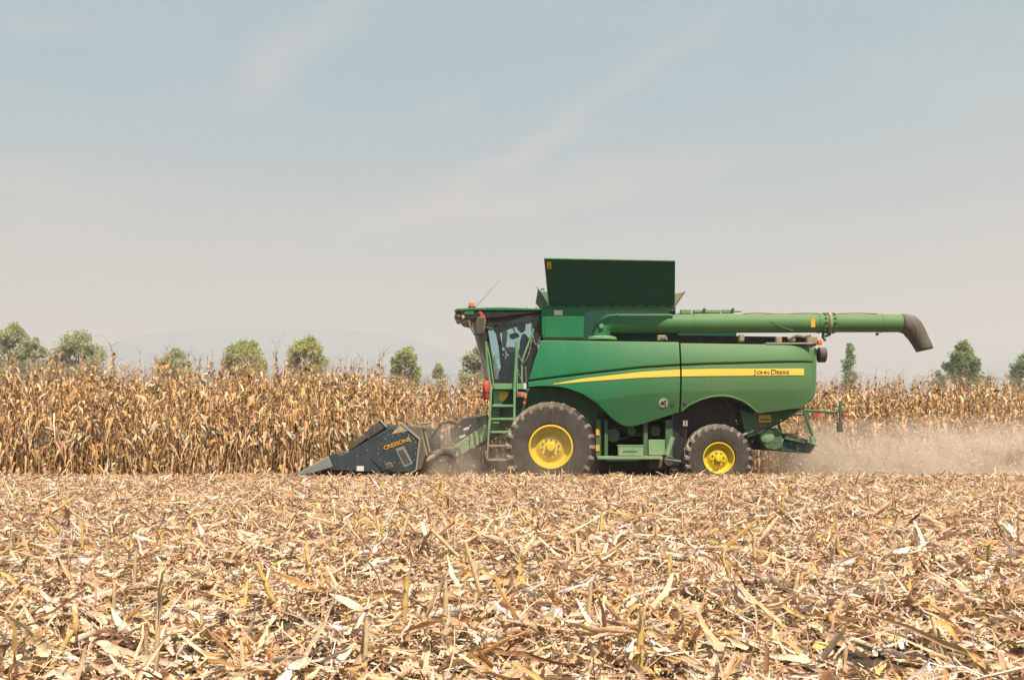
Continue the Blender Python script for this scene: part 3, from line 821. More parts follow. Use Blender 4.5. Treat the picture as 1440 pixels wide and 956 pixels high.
# rubber spout
def loft(mb, rings, n=20):
    vs, fs = [], []
    for (px, py, hx, hz, ang, hy) in rings:
        c0 = Vector(W(px, py, UY))
        for k in range(n):
            t = 2 * math.pi * k / n
            uu = math.cos(t) * hz / 60.0; vv = math.sin(t) * hy
            dx, dz = math.sin(ang), math.cos(ang)
            vs.append(c0 + Vector((dx * uu, vv, dz * uu)))
    for i in range(len(rings) - 1):
        for k in range(n):
            k2 = (k + 1) % n
            fs.append((i * n + k, i * n + k2, (i + 1) * n + k2, (i + 1) * n + k))
    mb.add(vs, fs)
sp_ = MB()
loft(sp_, [(1267, 454.8, 0, 13.4, 0, 0.232), (1273, 455.2, 0, 14.2, 0.1, 0.24), (1279.5, 458, 0, 15.2, 0.45, 0.24), (1284.5, 463, 0, 14.6, 0.75, 0.24), (1289, 470, 0, 13.2, 0.98, 0.23),
           (1294, 479, 0, 12.2, 1.1, 0.22), (1298.8, 488, 0, 11.8, 1.2, 0.21), (1300.2, 492.6, 0, 11.6, 1.35, 0.205)])
sp_.build('spout', 'spout', ut, solid=0.02, angle=60)
MB().tube([W(1281, 453, UY - 0.235), W(1287, 459, UY - 0.245), W(1290, 467, UY - 0.24), W(1289, 474, UY - 0.225)], 0.018, 6).build('spout_rib', 'spout', ut)
MB().tube([W(1291, 461, UY - 0.22), W(1297, 472, UY - 0.22), W(1305, 491, UY - 0.19)], 0.016, 6).build('spout_rib', 'spout', ut)

# -- engine deck
MB().prism([(840, 470), (1150, 474), (1148, 486), (840, 480)], UY + 0.35, mir(UY + 0.35)).build('engine_deck', 'blackc', root)
dk = MB(); dk.prism([(957, 436.5), (1043, 437.5), (1043, 472), (957, 472)], UY + 0.55, mir(UY + 0.3), Yref=UY); dk.build('engine_hood', 'green_shaded', root, bevel=0.03)
rl = MB(); rl.pbox(957, 972, 435.2, 441, UY + 0.38, UY + 0.5); rl.pbox(975, 1014, 435.4, 440, UY + 0.38, UY + 0.5); rl.pbox(1016, 1033, 435.2, 440, UY + 0.38, UY + 0.5); rl.pbox(1034, 1043, 436.8, 438.2, UY + 0.38, UY + 0.5)
rl.build('hood_rail', 'green_rail', root, bevel=0.01)
mb = MB()
for px in (989, 1029): MB().tube([W(px, 439, UY + 0.36), W(px + 2, 433.8, UY + 0.36)], 0.035, 6).build('hood_latch', 'black', root)
bits = MB()
for (x0, x1, y0, y1, Y) in ((925, 936, 471, 478, 24.6), (1040, 1047, 470, 480, 24.7), (1092, 1100, 473, 482, 24.6), (1112, 1119, 474, 480, 24.5), (1135, 1150, 473, 484, 24.7)):
    bits.pbox(x0, x1, y0, y1, Y, Y + 0.2)
bits.build('bracket', 'dusty', root, bevel=0.02)
MB().tube([W(926, 478, 24.55), W(928, 473, 24.55), W(936, 472.4, 24.55), W(938, 478, 24.55)], 0.02, 6).build('handle', 'steel', root)
MB().tube([W(1108, 476, 24.5), W(1120, 471, 24.5), W(1130, 473, 24.5), W(1140, 471, 24.5)], 0.04, 8).build('hose', 'steel', root)
MB().pbox(1077, 1143, 481.6, 483.8, 24.42, 24.7).build('deck_plate', 'steel', root, bevel=0.005)
MB().pbox(1150.5, 1156.5, 477.6, 484.6, 24.55, 24.66).build('tail_lamp', 'orange', root, bevel=0.02)
cx = W(1150, 499, 24.95)
MB().lathe(cx, [(0.12, 0.0), (0.185, 0.02), (0.185, 0.17), (0.17, 0.185), (0.14, 0.185), (0.13, 0.05)], 32, axis='X').build('exhaust_duct', 'black', root)
MB().prism([(1140, 488), (1150, 489), (1147.5, 556), (1139, 566), (1120, 570)], BY + 0.42, mir(BY + 0.42)).build('rear_panel', 'green', root, bevel=0.05)

# -- chopper, spreader and tail frame
ch = MB(); ch.prism([(1040, 575), (1066, 582), (1130, 573.5), (1107, 589), (1066, 610.5), (1050, 616)], 24.72, mir(24.72)); ch.build('chopper_housing', 'green_low', root, bevel=0.02)
MB().pbox(1067.2, 1084.2, 583.2, 593.6, 24.70, 24.717).build('warning_sticker', 'sticker', root)
MB().pbox(1069, 1082.5, 589, 591, 24.694, 24.699).build('sticker_mark', 'ink', root)
MB().lathe(W(1069.6, 598.3, 24.71), [(0.001, -0.02), (0.032, -0.015), (0.036, 0.01)], 16).build('reflector', 'red', root)
MB().tube([W(1066, 610, 24.68), W(1107, 588, 24.68)], 0.02, 6).build('housing_edge', 'blackc', root)
spd = MB(); spd.prism([(1066, 606), (1093, 601), (1099, 610), (1104, 622), (1100, 631), (1090, 634), (1078, 632), (1070, 622)], 24.78, mir(24.78)); sp1 = spd.build('spreader', 'green_low', root, bevel=0.04)
MB().lathe(W(1079, 613, 24.76), [(0.001, -0.03), (0.10, -0.03), (0.17, 0.0), (0.18, 0.03)], 24).build('spreader_disc', 'green_rail', sp1)
MB().pbox(1073.5, 1084.5, 616.5, 620.5, 24.765, 24.775).build('warning_sticker', 'sticker', sp1)
tb_ = MB()
A_ = [W(1104, 613.5, 24.8), W(1147.5, 625, 24.8)]
tb_.prism([(1104, 613), (1148, 624.6), (1148, 626.4), (1104, 617)], 24.7, mir(24.7)); tb_.build('chaff_tray', 'green_low', root)
MB().prism([(1094, 633), (1104, 616), (1147, 626.2), (1139, 637.5), (1118, 635)], 24.82, mir(24.82)).build('deflector', 'green_shaded', root, bevel=0.01)
mb = MB(); rng_ = random.Random(4)
for k in range(260):
    px = 1106 + 32 * rng_.random(); Y = 24.75 + 1.6 * rng_.random(); z = W(px, 613.0 + (px - 1104) * 0.265, 24.8)
    s_ = 0.03 + 0.05 * rng_.random(); a_ = rng_.random() * 6.28
    x, zz = z[0], z[2] + 0.01 + 0.12 * rng_.random() * (1 - abs(px - 1120) / 18)
    mb.add([(x - s_, Y, zz), (x, Y - s_ * 0.5, zz + s_ * 0.5), (x + s_, Y, zz + 0.02), (x, Y + s_ * 0.5, zz - 0.01)], [(0, 1, 2, 3)])
mb.build('chaff_pile', 'dusty', root)
for m in (False, True):
    def q(px, py, Y=24.55):
        w_ = W(px, py, Y); return (w_[0], mir(Y) if m else Y, w_[2])
    MB().tube([q(1129, 573), q(1131, 577), q(1170, 579.5), q(1177, 579.2), q(1181, 574)], 0.035, 8).build('light_arm', 'green_low', root)
    MB().tube([q(1130, 577), q(1138, 600), q(1146, 622)], 0.035, 8).build('strut', 'green_low', root)
    MB().tube([q(1141, 613), q(1143, 624)], 0.06, 8).build('foot_bracket', 'green_rail', root)
    bar = MB(); bar.box(q(1179.6, 563)[0], q(1184, 563)[0], q(0, 0)[1] - 0.03, q(0, 0)[1] + 0.03, q(0, 595)[2], q(0, 563)[2]); bar.build('lamp_post', 'green_low', root, bevel=0.02)
    bar = MB(); bar.box(q(1176.8, 0)[0], q(1184.2, 0)[0], q(0, 0)[1] - 0.05, q(0, 0)[1] + 0.03, q(0, 607.5)[2], q(0, 593)[2]); bar.build('mud_flap', 'black', root, bevel=0.01)
    bar = MB(); bar.box(q(1184.3, 0)[0], q(1187, 0)[0], q(0, 0)[1] - 0.06, q(0, 0)[1] + 0.12, q(0, 586.5)[2], q(0, 580)[2]); bar.box(q(1181.5, 0)[0], q(1185, 0)[0], q(0, 0)[1] - 0.06, q(0, 0)[1] - 0.02, q(0, 595)[2], q(0, 590)[2]); bar.build('tail_lamp', 'red', root, bevel=0.01)
MB().pbox(1147, 1152, 579, 586, 24.9, 24.94).build('reflector', 'red', root, bevel=0.01)

# -- cab
KY0, KY1 = 24.95, 26.85
cab = empty('cab', (W(720, 0, KY0)[0] - root.location.x, 0, W(0, 537, KY0)[2] - root.location.z), root)
def band(mb, pts, wd, Y, th=0.06):
    """flat frame bar following photo points at depth Y"""
    for (ax, ay), (bx, by) in zip(pts[:-1], pts[1:]):
        A = Vector(W(ax, ay, KY0)); B = Vector(W(bx, by, KY0)); d = (B - A); n = Vector((-d.z, 0, d.x)).normalized() * wd / 2
        d = d.normalized() * wd * 0.25; A -= d; B += d
        vs = []
        for y in (Y, Y + th):
            for p in (A - n, A + n, B + n, B - n): vs.append((p.x, y, p.z))
        mb.add(vs, [(0, 1, 2, 3), (7, 6, 5, 4), (0, 4, 5, 1), (1, 5, 6, 2), (2, 6, 7, 3), (3, 7, 4, 0)])
for Y in (KY0, KY1 - 0.06):
    mb = MB()
    band(mb, [(681, 449), (686, 480), (693, 537)], 0.075, Y)                       # A pillar
    band(mb, [(692, 449), (698, 458), (703, 482), (706, 512)], 0.085, Y + 0.004, 0.05)       # door front post
    band(mb, [(752.5, 439), (752.5, 538)], 0.11, Y - 0.004)                             # rear post
    band(mb, [(692, 537), (755, 537)], 0.09, Y + 0.008)                                  # sill
    mb.prism([(681, 446), (700, 445), (720, 443.5), (750, 438), (753, 438), (753, 441), (728, 447.5), (712, 453), (702, 458), (692, 452), (681, 453)], Y + 0.002, Y + 0.05, Yref=KY0)
    mb.build('cab_frame', 'blackc', cab)
    g = MB(); yq = Y + 0.03
    g.prism([(684, 452), (702, 452), (750, 441), (750, 536), (695, 536)], yq, yq + 0.006, Yref=KY0)
    g.build('window', 'glass', cab)
MB().prism([(750, 436), (762, 435), (762, 470), (757, 482), (744, 535), (742, 538), (750, 538)], KY0 - 0.02, KY1 + 0.02, Yref=KY0).build('cab_rear_wall', 'blackc', cab)
# curved windscreen
rows = []
for k in range(11):
    f = k / 10; y = 449 + f * 82
    row = []
    for j in range(13):
        t = j / 12; bulge = (1 - abs(2 * t - 1) ** 2.4)
        xa = 681.5 + f * 10.5; xb = 660.5 + f * 21
        px = xa + (xb - xa) * bulge
        Y = KY0 + 0.02 + (KY1 - KY0 - 0.04) * t
        w_ = W(px, y, KY0); row.append((w_[0], Y, w_[2]))
    rows.append(row)
MB().grid(rows).build('windscreen', 'wind', cab)
# roof with visor
rf = MB()
rf.prism([(639, 437), (642, 434.5), (668, 433.4), (704, 432.4), (742, 433.6), (762, 434.2), (762, 437.5), (720, 437.5), (690, 437.5), (665, 437.2), (650, 438.5), (640, 440)], KY0 - 0.10, KY1 + 0.10, Yref=KY0)
rf.build('roof', 'green', cab, bevel=0.02)
rf2 = MB()
rf2.prism([(640, 440), (650, 438.5), (665, 437.4), (762, 437.6), (762, 440), (740, 442), (722, 444.5), (700, 447.2), (680, 448.5), (658, 450), (646, 447.5)], KY0 - 0.07, KY1 + 0.07, Yref=KY0)
rf2.build('visor', 'blackc', cab, bevel=0.02)
MB().prism([(654, 437.6), (666, 437.4), (667, 443), (653, 443)], KY0 - 0.085, KY0 - 0.072, Yref=KY0).build('lamp_cover', 'green_low', cab, bevel=0.004)
MB().lathe(W(645.5, 440.8, KY0 - 0.11), [(0.001, 0.03), (0.05, 0.02), (0.078, -0.03), (0.088, -0.03), (0.09, 0.08)], 20).build('work_lamp', 'black', cab)
MB().lathe(W(651, 445.6, KY0 - 0.09), [(0.001, -0.03), (0.04, -0.02), (0.045, 0.02)], 16).build('work_lamp', 'lens', cab)
for t in (0.2, 0.4, 0.6, 0.8):
    x, _, z = W(640.5, 441.5, KY0); Y = KY0 + t * (KY1 - KY0)
    MB().lathe((x - 0.05, Y, z), [(0.001, 0.0), (0.07, 0.0), (0.08, 0.02), (0.08, 0.10)], 16, axis='X').build('work_lamp', 'lens', cab)
MB().tube([W(641.5, 444, KY0 - 0.1), W(643.5, 451, KY0 - 0.1), W(649, 455, KY0 - 0.1), (W(655, 453, KY0 - 0.1)), W(657, 449, KY0 - 0.1)], 0.012, 6).build('cable', 'black', cab)
bc = MB(); bc.lathe(W(663.4, 433.6, KY0 + 0.1), [(0.085, -0.02), (0.085, 0.05), (0.078, 0.055), (0.075, 0.11), (0.06, 0.135), (0.001, 0.14)], 24, axis='Z'); bcn = bc.build('beacon', 'orange', cab)
MB().lathe(W(663.4, 433.6, KY0 + 0.1), [(0.088, -0.03), (0.09, 0.045), (0.08, 0.05)], 24, axis='Z').build('beacon_base', 'black', bcn)
MB().tube([W(668.5, 432.5, KY0 + 0.3), W(703, 393.5, KY0 + 0.3)], [0.006, 0.0035], 5).build('antenna', 'black', cab)
for px in (684.5, 702, 741, 754): MB().tube([W(px, 434, KY0), W(px, 431.8, KY0)], 0.014, 6).build('roof_stud', 'steel', cab)
# mirrors
mr_ = empty('mirror', (0, 0, 0), cab)
MB().prism([(672, 446.5), (675, 445), (680, 445.6), (681.8, 449), (680.5, 466), (678, 471.5), (669.5, 472), (668, 468), (669.4, 450)], 24.42, 24.60, Yref=24.5).build('mirror_housing', 'black', mr_, bevel=0.03)
MB().prism([(680.6, 449), (682.6, 451), (681, 466), (678.4, 471)], 24.46, 24.58, Yref=24.5).build('mirror_back', 'steel', mr_)
MB().tube([W(659, 449, KY0), W(661, 459, 24.7), W(667, 470, 24.5), W(672, 470, 24.5)], 0.022, 8).build('mirror_arm', 'black', mr_)
MB().tube([W(683, 462, KY0), W(691, 463, KY0 - 0.08), W(679, 460, 24.55)], 0.03, 8).build('mirror_arm', 'black', mr_)
MB().prism([(673, 438.5), (676, 437.5), (682, 444), (684, 452), (681, 452), (676, 443.5)], KY0 - 0.2, KY0 - 0.12, Yref=KY0 - 0.15).build('marker_plate', 'red', cab)
mf = empty('mirror', (0, 0, 0), cab)
MB().prism([(706, 466), (711, 463), (714, 466), (713, 478), (711, 489), (706, 488)], mir(24.55), mir(24.40)).build('mirror_housing', 'black', mf, bevel=0.03)
# interior
MB().prism([(694, 533), (750, 533), (750, 540), (694, 540)], KY0 + 0.05, KY1 - 0.05, Yref=KY0).build('cab_floor', 'blackc', cab)
MB().prism([(700, 519), (712, 497), (722, 486), (728, 486), (730, 540), (700, 540)], KY0 + 1.25, KY1 - 0.08, Yref=KY0).build('console', 'blackc', cab, bevel=0.03)
MB().prism([(703, 512), (750, 484), (750, 540), (696, 540)], KY1 - 0.10, KY1 - 0.07, Yref=KY0).build('side_lining', 'green_shaded', cab)
SY = 25.9
se = empty('driver_seat', (0, 0, 0), cab)
MB().prism([(721, 512), (745, 512), (746, 518), (720, 518)], SY - 0.25, SY + 0.25).build('seat_cushion', 'seat', se, bevel=0.03)
MB().prism([(740, 514), (743, 474), (750, 472), (752, 476), (748, 516)], SY - 0.24, SY + 0.24).build('backrest', 'seat', se, bevel=0.04)
MB().prism([(727, 518), (740, 518), (742, 536), (725, 536)], SY - 0.15, SY + 0.15).build('seat_base', 'blackc', se)
MB().tube([W(712, 530, SY), W(708, 500, SY)], 0.035, 8).build('steering_column', 'blackc', cab)
sw = MB(); c0 = Vector(W(709, 497, SY)); pts = []
for k in range(25):
    a_ = 2 * math.pi * k / 24; pts.append(c0 + Vector((-0.08 * math.cos(a_), 0.19 * math.sin(a_), 0.17 * math.cos(a_) * 0.6)))
sw.tube(pts, 0.014, 6).build('steering_wheel', 'blackc', cab)
MB().pbox(709.5, 724.5, 488, 493.6, 25.2, 25.215).build('warning_sticker', 'sticker', cab)
MB().prism([(716, 470), (727, 467), (731, 473), (722, 477), (717, 476)], 26.2, 26.25).build('monitor', 'blackc', cab, bevel=0.01)
MB().tube([W(707, 464, 26.3), W(709, 459.5, 26.3), W(721, 459.5, 26.3), W(724, 467, 26.3)], 0.018, 6).build('monitor_arm', 'blackc', cab)

# -- platform, ladder, rails
PY = 24.22
MB().prism([(693, 539), (741, 539.5), (741, 547.2), (693, 547.2)], PY, PY + 0.06).build('platform_beam', 'green_rail', root, bevel=0.008)
MB().prism([(693, 540), (741, 540.5), (741, 544), (693, 544)], PY + 0.065, KY0).build('platform_deck', 'green_low', root)
MB().pbox(736.4, 739.6, 538.5, 547, PY - 0.012, PY - 0.002).build('reflector', 'white', root)
MB().prism([(694, 548.5), (718, 548.5), (705, 569), (694, 569)], PY + 0.2, PY + 0.23).build('platform_gusset', 'green_rail', root)
MB().prism([(702, 550.8), (714, 550.6), (714.5, 556), (709, 563.4), (702, 563)], PY + 0.19, PY + 0.196).build('warning_sticker', 'sticker', root)
lad = empty('ladder', (W(705, 0, 24.1)[0] - root.location.x, 24.1 - CY, W(0, 647, 24.1)[2] - root.location.z), root)
LY = 24.08
def rail(pts, Y=LY, hw=0.028, mat='green_rail', name='rail', par=None):
    mb = MB()
    P = [Vector(W(x, y, Y)) for x, y in pts]
    for A, B in zip(P[:-1], P[1:]):
        d = (B - A); n = Vector((-d.z, 0, d.x)).normalized() * hw
        d = d.normalized() * 0.004
        vs = []
        for yy2 in (Y, Y + 0.05):
            for p in (A - n - d, A + n - d, B + n + d, B - n + d): vs.append((p.x, yy2, p.z))
        mb.add(vs, [(0, 1, 2, 3), (7, 6, 5, 4), (0, 4, 5, 1), (1, 5, 6, 2), (2, 6, 7, 3), (3, 7, 4, 0)])
    return mb.build(name, mat, par or lad, bevel=0.006)
rail([(690.5, 548), (688.6, 590), (687.4, 608)]); rail([(687.2, 608), (685.2, 646)], hw=0.02, mat='dusty')
rail([(723.8, 546), (723.4, 575), (722.8, 608)]); rail([(722.7, 608), (722.4, 648)], hw=0.024, mat='dusty')
for k, (y, a_, b_) in enumerate(((570.3, 692, 722), (588.8, 690.5, 722), (607.2, 690, 721), (626.6, 687, 721), (646.4, 686, 721))):
    mb = MB(); mb.pbox(a_, b_, y - 1.5, y + 1.6, LY + 0.01, LY + 0.24); mb.build('rung', 'green_rail' if k < 3 else 'dusty', lad, bevel=0.006)
mb = MB()
for y in (575, 579, 583, 593, 597, 601, 612, 617, 622): mb.pbox(693, 702, y, y + 2.2, LY + 0.5, LY + 0.9)
mb.build('grille', 'green_rail', root)
def pipe(pts, r, name='handrail', mat='green_rail', Y=24.12, par=None):
    return MB().tube([W(x, y, Y) for x, y in pts], r, 10).build(name, mat, par or root)
pipe([(683.6, 480), (684.4, 500), (690.3, 549)], 0.026); pipe([(685.2, 486), (689, 505), (694.8, 546)], 0.018, Y=24.2)
pipe([(726.6, 480.5), (726.2, 500), (723.2, 549)], 0.034); pipe([(727.8, 484), (727.0, 505), (727.3, 552)], 0.016, Y=24.2)
pipe([(750.6, 462), (747.5, 472), (735.0, 505), (733.8, 512), (734, 540)], 0.026, Y=24.3)
def chain(p0, p1, sag, Y=24.25, n=16):
    mb = MB(); A = Vector(W(p0[0], p0[1], Y)); B = Vector(W(p1[0], p1[1], Y)); prev = None
    L = []
    for k in range(n + 1):
        t = k / n; p = A.lerp(B, t); p.z -= sag * 4 * t * (1 - t); L.append(p)
    for k in range(n):
        d = (L[k + 1] - L[k]); m_ = (L[k] + L[k + 1]) / 2; d *= 0.62
        off = Vector((0, 0.012, 0)) if k % 2 else Vector((0.010, 0, 0.006))
        mb.tube([m_ - d, m_ - d * 0.6 + off, m_ + d * 0.6 + off, m_ + d, m_ + d * 0.6 - off, m_ - d * 0.6 - off, m_ - d], 0.0065, 4, cap=False)
    mb.build('chain', 'chain', root)
chain((728, 494), (749, 472), 0.42, n=22); chain((749.5, 472), (759.5, 474), 0.20, n=14); chain((739, 516), (740, 538), 0.0, n=12); chain((728, 520), (739, 541), 0.08, n=14)
# extinguisher
fx = W(683.6, 562, 24.7)
fe = MB().lathe(fx, [(0.001, 0), (0.075, 0.0), (0.088, 0.03), (0.088, 0.36), (0.06, 0.42), (0.03, 0.45), (0.03, 0.49), (0.001, 0.49)], 20, axis='Z').build('fire_extinguisher', 'red', root)
MB().tube([(fx[0], fx[1], fx[2] + 0.48), (fx[0] - 0.05, fx[1] - 0.02, fx[2] + 0.55)], 0.015, 6).build('handle', 'black', fe)
MB().lathe((fx[0], fx[1], fx[2] + 0.15), [(0.091, 0), (0.092, 0.02), (0.091, 0.04)], 20, axis='Z').build('bracket_band', 'black', fe)
MB().tube([W(666, 558.5, 24.75), W(692, 557, 24.75)], 0.018, 6).build('bracket', 'black', root)
MB().pbox(726.5, 738, 551.2, 558.2, 24.20, 24.23).build('lamp_bracket', 'steel', root, bevel=0.005)
MB().pbox(727.4, 733.5, 552.4, 556.6, 24.188, 24.199).build('reflector', 'red', root)
MB().pbox(736.5, 741.0, 553, 560.5, 24.15, 24.25).build('side_lamp', 'orange', root, bevel=0.02)
MB().pbox(735.8, 739.4, 562.5, 568, 24.2, 24.25).build('side_lamp', 'orange', root, bevel=0.01)

# -- feeder house
fh = MB(); fh.prism([(637, 627), (660, 611), (686, 594), (700, 588), (712, 604), (700, 612), (685, 621), (650, 641), (637, 645.5)], 25.2, 26.6); fd = fh.build('feeder_house', 'green_low', root, bevel=0.03)
MB().prism([(637, 628), (660, 612), (686, 595.5), (687, 612), (684, 619), (652, 638.5), (637, 643)], 25.12, 25.19).build('feeder_shield', 'green_rail', fd, bevel=0.02)
MB().prism([(659, 612), (661, 611), (661, 634), (659, 635)], 25.105, 25.12).build('seam', 'blackc', fd)
MB().prism([(632, 604), (650, 588), (684, 580), (690, 593), (660, 609), (637, 625)], 25.26, 26.5).build('feeder_top', 'blackc', fd, bevel=0.05)
MB().lathe(W(639, 636, 25.08), [(0.17, 0.02), (0.15, 0.0), (0.13, 0.0), (0.12, 0.1), (0.001, 0.1)], 28).build('drive_guard', 'black', fd)
for (x0, y0) in ((651.5, 599.5), (646, 610.3)):
    MB().prism([(x0, y0 + 3), (x0 + 8, y0), (x0 + 8.6, y0 + 3), (x0 + 0.6, y0 + 6)], 25.25, 25.257).build('warning_sticker', 'white', fd)
for k in range(3):
    MB().tube([W(606 + k * 3, 616 - k * 4, 25.6 + k * 0.15), W(618 + k * 3, 596 - k * 2, 25.5), W(634 + k * 3, 592 + k * 2, 25.4), W(650 + k * 3, 596, 25.3)], 0.03, 8).build('hose', 'black', fd)

# -- corn header
HY = 23.0; HYF = mir(HY) + 0.0
hd = empty('corn_header', (W(560, 0, HY)[0] - root.location.x, 0, 0), root)
es = MB(); es.prism([(466, 661), (460.5, 641), (473, 636), (479, 639.5), (491, 635), (548, 601), (552.5, 602), (564, 595), (590.5, 617.5), (585, 661), (577, 665.2)], HY, HY + 0.10)
es = es.build('end_shield', 'navy', hd, bevel=0.012)
MB().prism([(415.5, 667), (430, 658), (461.7, 640.5), (468.2, 657), (440, 665.5), (418, 669.2)], HY - 0.02, HY + 0.34).build('divider_point', 'greyblue', hd, bevel=0.03)
MB().prism([(523, 646.5), (552, 603), (564.5, 597), (588, 618), (583, 660), (576, 663), (541, 663.5)], HY - 0.022, HY - 0.001).build('gearbox_cover', 'navy', hd, bevel=0.006)
# raised light frame along the back edge
fr_ = MB()
for A, B in (((564, 595), (590.5, 617.5)), ((590.5, 617.5), (585.5, 660.5)), ((585.5, 660.5), (577, 665))):
    a_ = Vector(W(*A, HY)); b_ = Vector(W(*B, HY)); n_ = Vector((-(b_ - a_).z, 0, (b_ - a_).x)).normalized() * 0.016
    vs = []
    for Y in (HY - 0.045, HY + 0.14):
        for p in (a_ - n_, a_ + n_, b_ + n_, b_ - n_): vs.append((p.x, Y, p.z))
    fr_.add(vs, [(0, 1, 2, 3), (7, 6, 5, 4), (0, 4, 5, 1), (1, 5, 6, 2), (2, 6, 7, 3), (3, 7, 4, 0)])
fr_.build('shield_frame', 'steel', hd)
MB().prism([(550.2, 610.6), (562.6, 596.4), (574.2, 605.6)], HY - 0.030, HY - 0.0235).build('sticker_plate', 'steel', hd)
for px, py in ((555.7, 607.0), (564.2, 603.0)):
    MB().prism([(px - 2.6, py + 2.4), (px, py - 3.4), (px + 2.4, py + 1.4)], HY - 0.034, HY - 0.031).build('warning_sticker', 'sticker', hd)
bolt = MB(); P_ = [(546, 611), (541, 617), (536, 624), (533, 631), (532, 637), (535, 646), (541, 650), (552, 613.5), (560, 611), (568, 608.5), (575, 611), (581, 616), (584.5, 622), (585, 630), (584, 638), (583, 646), (545, 633), (554, 650), (562, 651)]
for p in P_ + [(502, 641), (490, 659), (516, 633)]: bolt.lathe(W(p[0], p[1], HY - 0.022), [(0.001, -0.010), (0.011, -0.008), (0.013, 0)], 8)
bolt.build('shield_bolts', 'steel', hd)
wv = MB(); wv.prism([(556, 631.2), (568, 627), (581, 651.5), (568, 657.5)], HY - 0.034, HY - 0.023); wv.build('hatch_frame', 'greyblue', hd, bevel=0.006)
MB().prism([(559.5, 634), (566.5, 631.3), (577, 650), (569.5, 653.5)], HY - 0.039, HY - 0.035).build('hatch', 'black', hd)
ang = math.atan2(423.0 - 345.0, 1040.0 - 845.0) * 0.92
tp = W(557.3, 623.3, HY - 0.03)
bk = MB(); bk.prism([(538.8, 627.6), (573.5, 615.0), (576.0, 619.0), (542, 633.2)], HY - 0.027, HY - 0.0235); bk.build('name_plate', 'blackc', hd)
text('CRESSONI', (tp[0], HY - 0.032, tp[2] - 0.01), 0.122, 'gold', hd, rot=(R(90), -ang * 0.98, 0), sx=1.08, bold=0.002, ext=0.002)
MB().prism([(573.8, 613.8), (575, 613.2), (578.2, 620.8), (577, 621.4)], HY - 0.030, HY - 0.027).build('plate_edge', 'steel', hd)
MB().pbox(501.6, 511.6, 655, 662, HY - 0.008, HY - 0.001).build('info_sticker', 'white', hd)
mt = MB(); mt.lathe(W(547, 655.8, HY - 0.03), [(0.001, -0.09), (0.05, -0.09), (0.055, -0.03), (0.095, -0.02), (0.10, 0.0)], 12); mt.build('chain_tensioner', 'black', hd)
mb = MB()
for k in range(5):
    a_ = k * 1.256; c_ = W(547, 655.8, HY - 0.06); mb.lathe((c_[0] + 0.075 * math.cos(a_), c_[1], c_[2] + 0.075 * math.sin(a_)), [(0.001, -0.02), (0.014, -0.018), (0.016, 0.01)], 8)
mb.build('tensioner_bolts', 'steel', hd)
MB().tube([W(523, 646, HY - 0.004), W(541, 664, HY - 0.004)], 0.006, 4).build('weld_seam', 'ink', hd)
# skid and underside
MB().prism([(445, 663), (576, 665), (578, 672), (560, 677), (480, 678)], HY + 0.14, HY + 0.45).build('skid', 'black', hd)
# far end shield
MB().prism([(466, 661), (460.5, 641), (491, 635), (548, 601), (564, 595), (590.5, 617.5), (585, 661), (577, 665.2)], HYF - 0.10, HYF, Yref=HY).build('end_shield', 'navy', hd, bevel=0.012)
# snouts between the rows
def snout(Yc, wd, k):
    pr = [(418, 667, 0.02), (430, 659, 0.10), (445, 651, 0.17), (462, 642, 0.22), (480, 634, 0.25), (500, 622, 0.26), (520, 608, 0.25), (534, 594, 0.22), (543, 600, 0.20)]
    mb = MB(); rows = []
    for (px, py, hw) in pr:
        x, _, z = W(px, py, HY); row = []
        zb = W(0, 668 if px < 470 else 664, HY)[2]
        for j in range(9):
            t = -1 + j / 4.0
            zz = z - (abs(t) ** 2.2) * min(0.30, max(0.02, z - zb)) 
            row.append((x, Yc + hw * wd * t, zz))
        rows.append(row)
    mb.grid(rows)
    return mb.build('row_divider', 'navy' if k else 'black', hd, solid=0.02, angle=50)
for k in range(8):
    snout(HY + 0.55 + 0.72 * k, 0.9, k)
snout(HYF - 0.2, 0.9, 9)
sh_ = MB(); sh_.prism([(473, 640), (476.5, 634.5), (489, 634), (493, 638), (484, 645)], HY + 0.02, HY + 0.3); sh_.build('hinge_block', 'black', hd, bevel=0.02)
cv = MB()   # ribbed dark hood right behind the shield
cv.prism([(490.5, 635), (489, 627), (510, 610), (516, 616.5), (500, 629)], HY + 0.12, HY + 0.42)
cv.prism([(508, 612), (533, 590), (543, 600.5), (518, 618)], HY + 0.14, HY + 0.46)
cv.build('divider_hood', 'black', hd, bevel=0.02)
MB().tube([W(533, 589.5, HY + 0.13), W(543.5, 600.5, HY + 0.13)], 0.02, 6).build('hood_edge', 'steel', hd)
# row unit deck, auger and trough
MB().prism([(490, 660), (520, 640), (560, 630), (575, 640), (578, 664)], HY + 0.12, HYF - 0.12, Yref=HY).build('row_unit_deck', 'dusty', hd)
MB().prism([(566, 597), (590, 600), (597, 640), (592, 660), (583, 662), (588, 620)], HY + 0.14, HYF - 0.14, Yref=HY).build('header_frame', 'frame', hd, bevel=0.02)
aug = MB(); cx_, _, cz_ = W(568, 628, HY); aug.tube([(cx_, HY + 0.15, cz_), (cx_, HYF - 0.15, cz_)], 0.12, 12); aug.build('auger', 'steel', hd)
for pa, pb, Y in (((590, 600), (600, 640), 23.3), ((597, 604), (604, 636), 23.6), ((592, 596), (606, 594), 23.5)):
    MB().tube([W(*pa, Y), W(*pb, Y)], 0.03, 6).build('hose', 'dusty', hd)
sh2 = MB(); sh2.tube([W(586, 655, 23.35), W(600, 647, 24.0), W(612, 640, 24.6)], [0.06, 0.06, 0.06], 16)
sh2 = sh2.build('drive_shaft', 'dusty', hd)
MB().tube([W(609, 641.5, 24.5), W(616, 637, 24.75), W(622, 634, 24.9)], [0.09, 0.10, 0.08], 16).build('shaft_guard', 'frame', sh2)
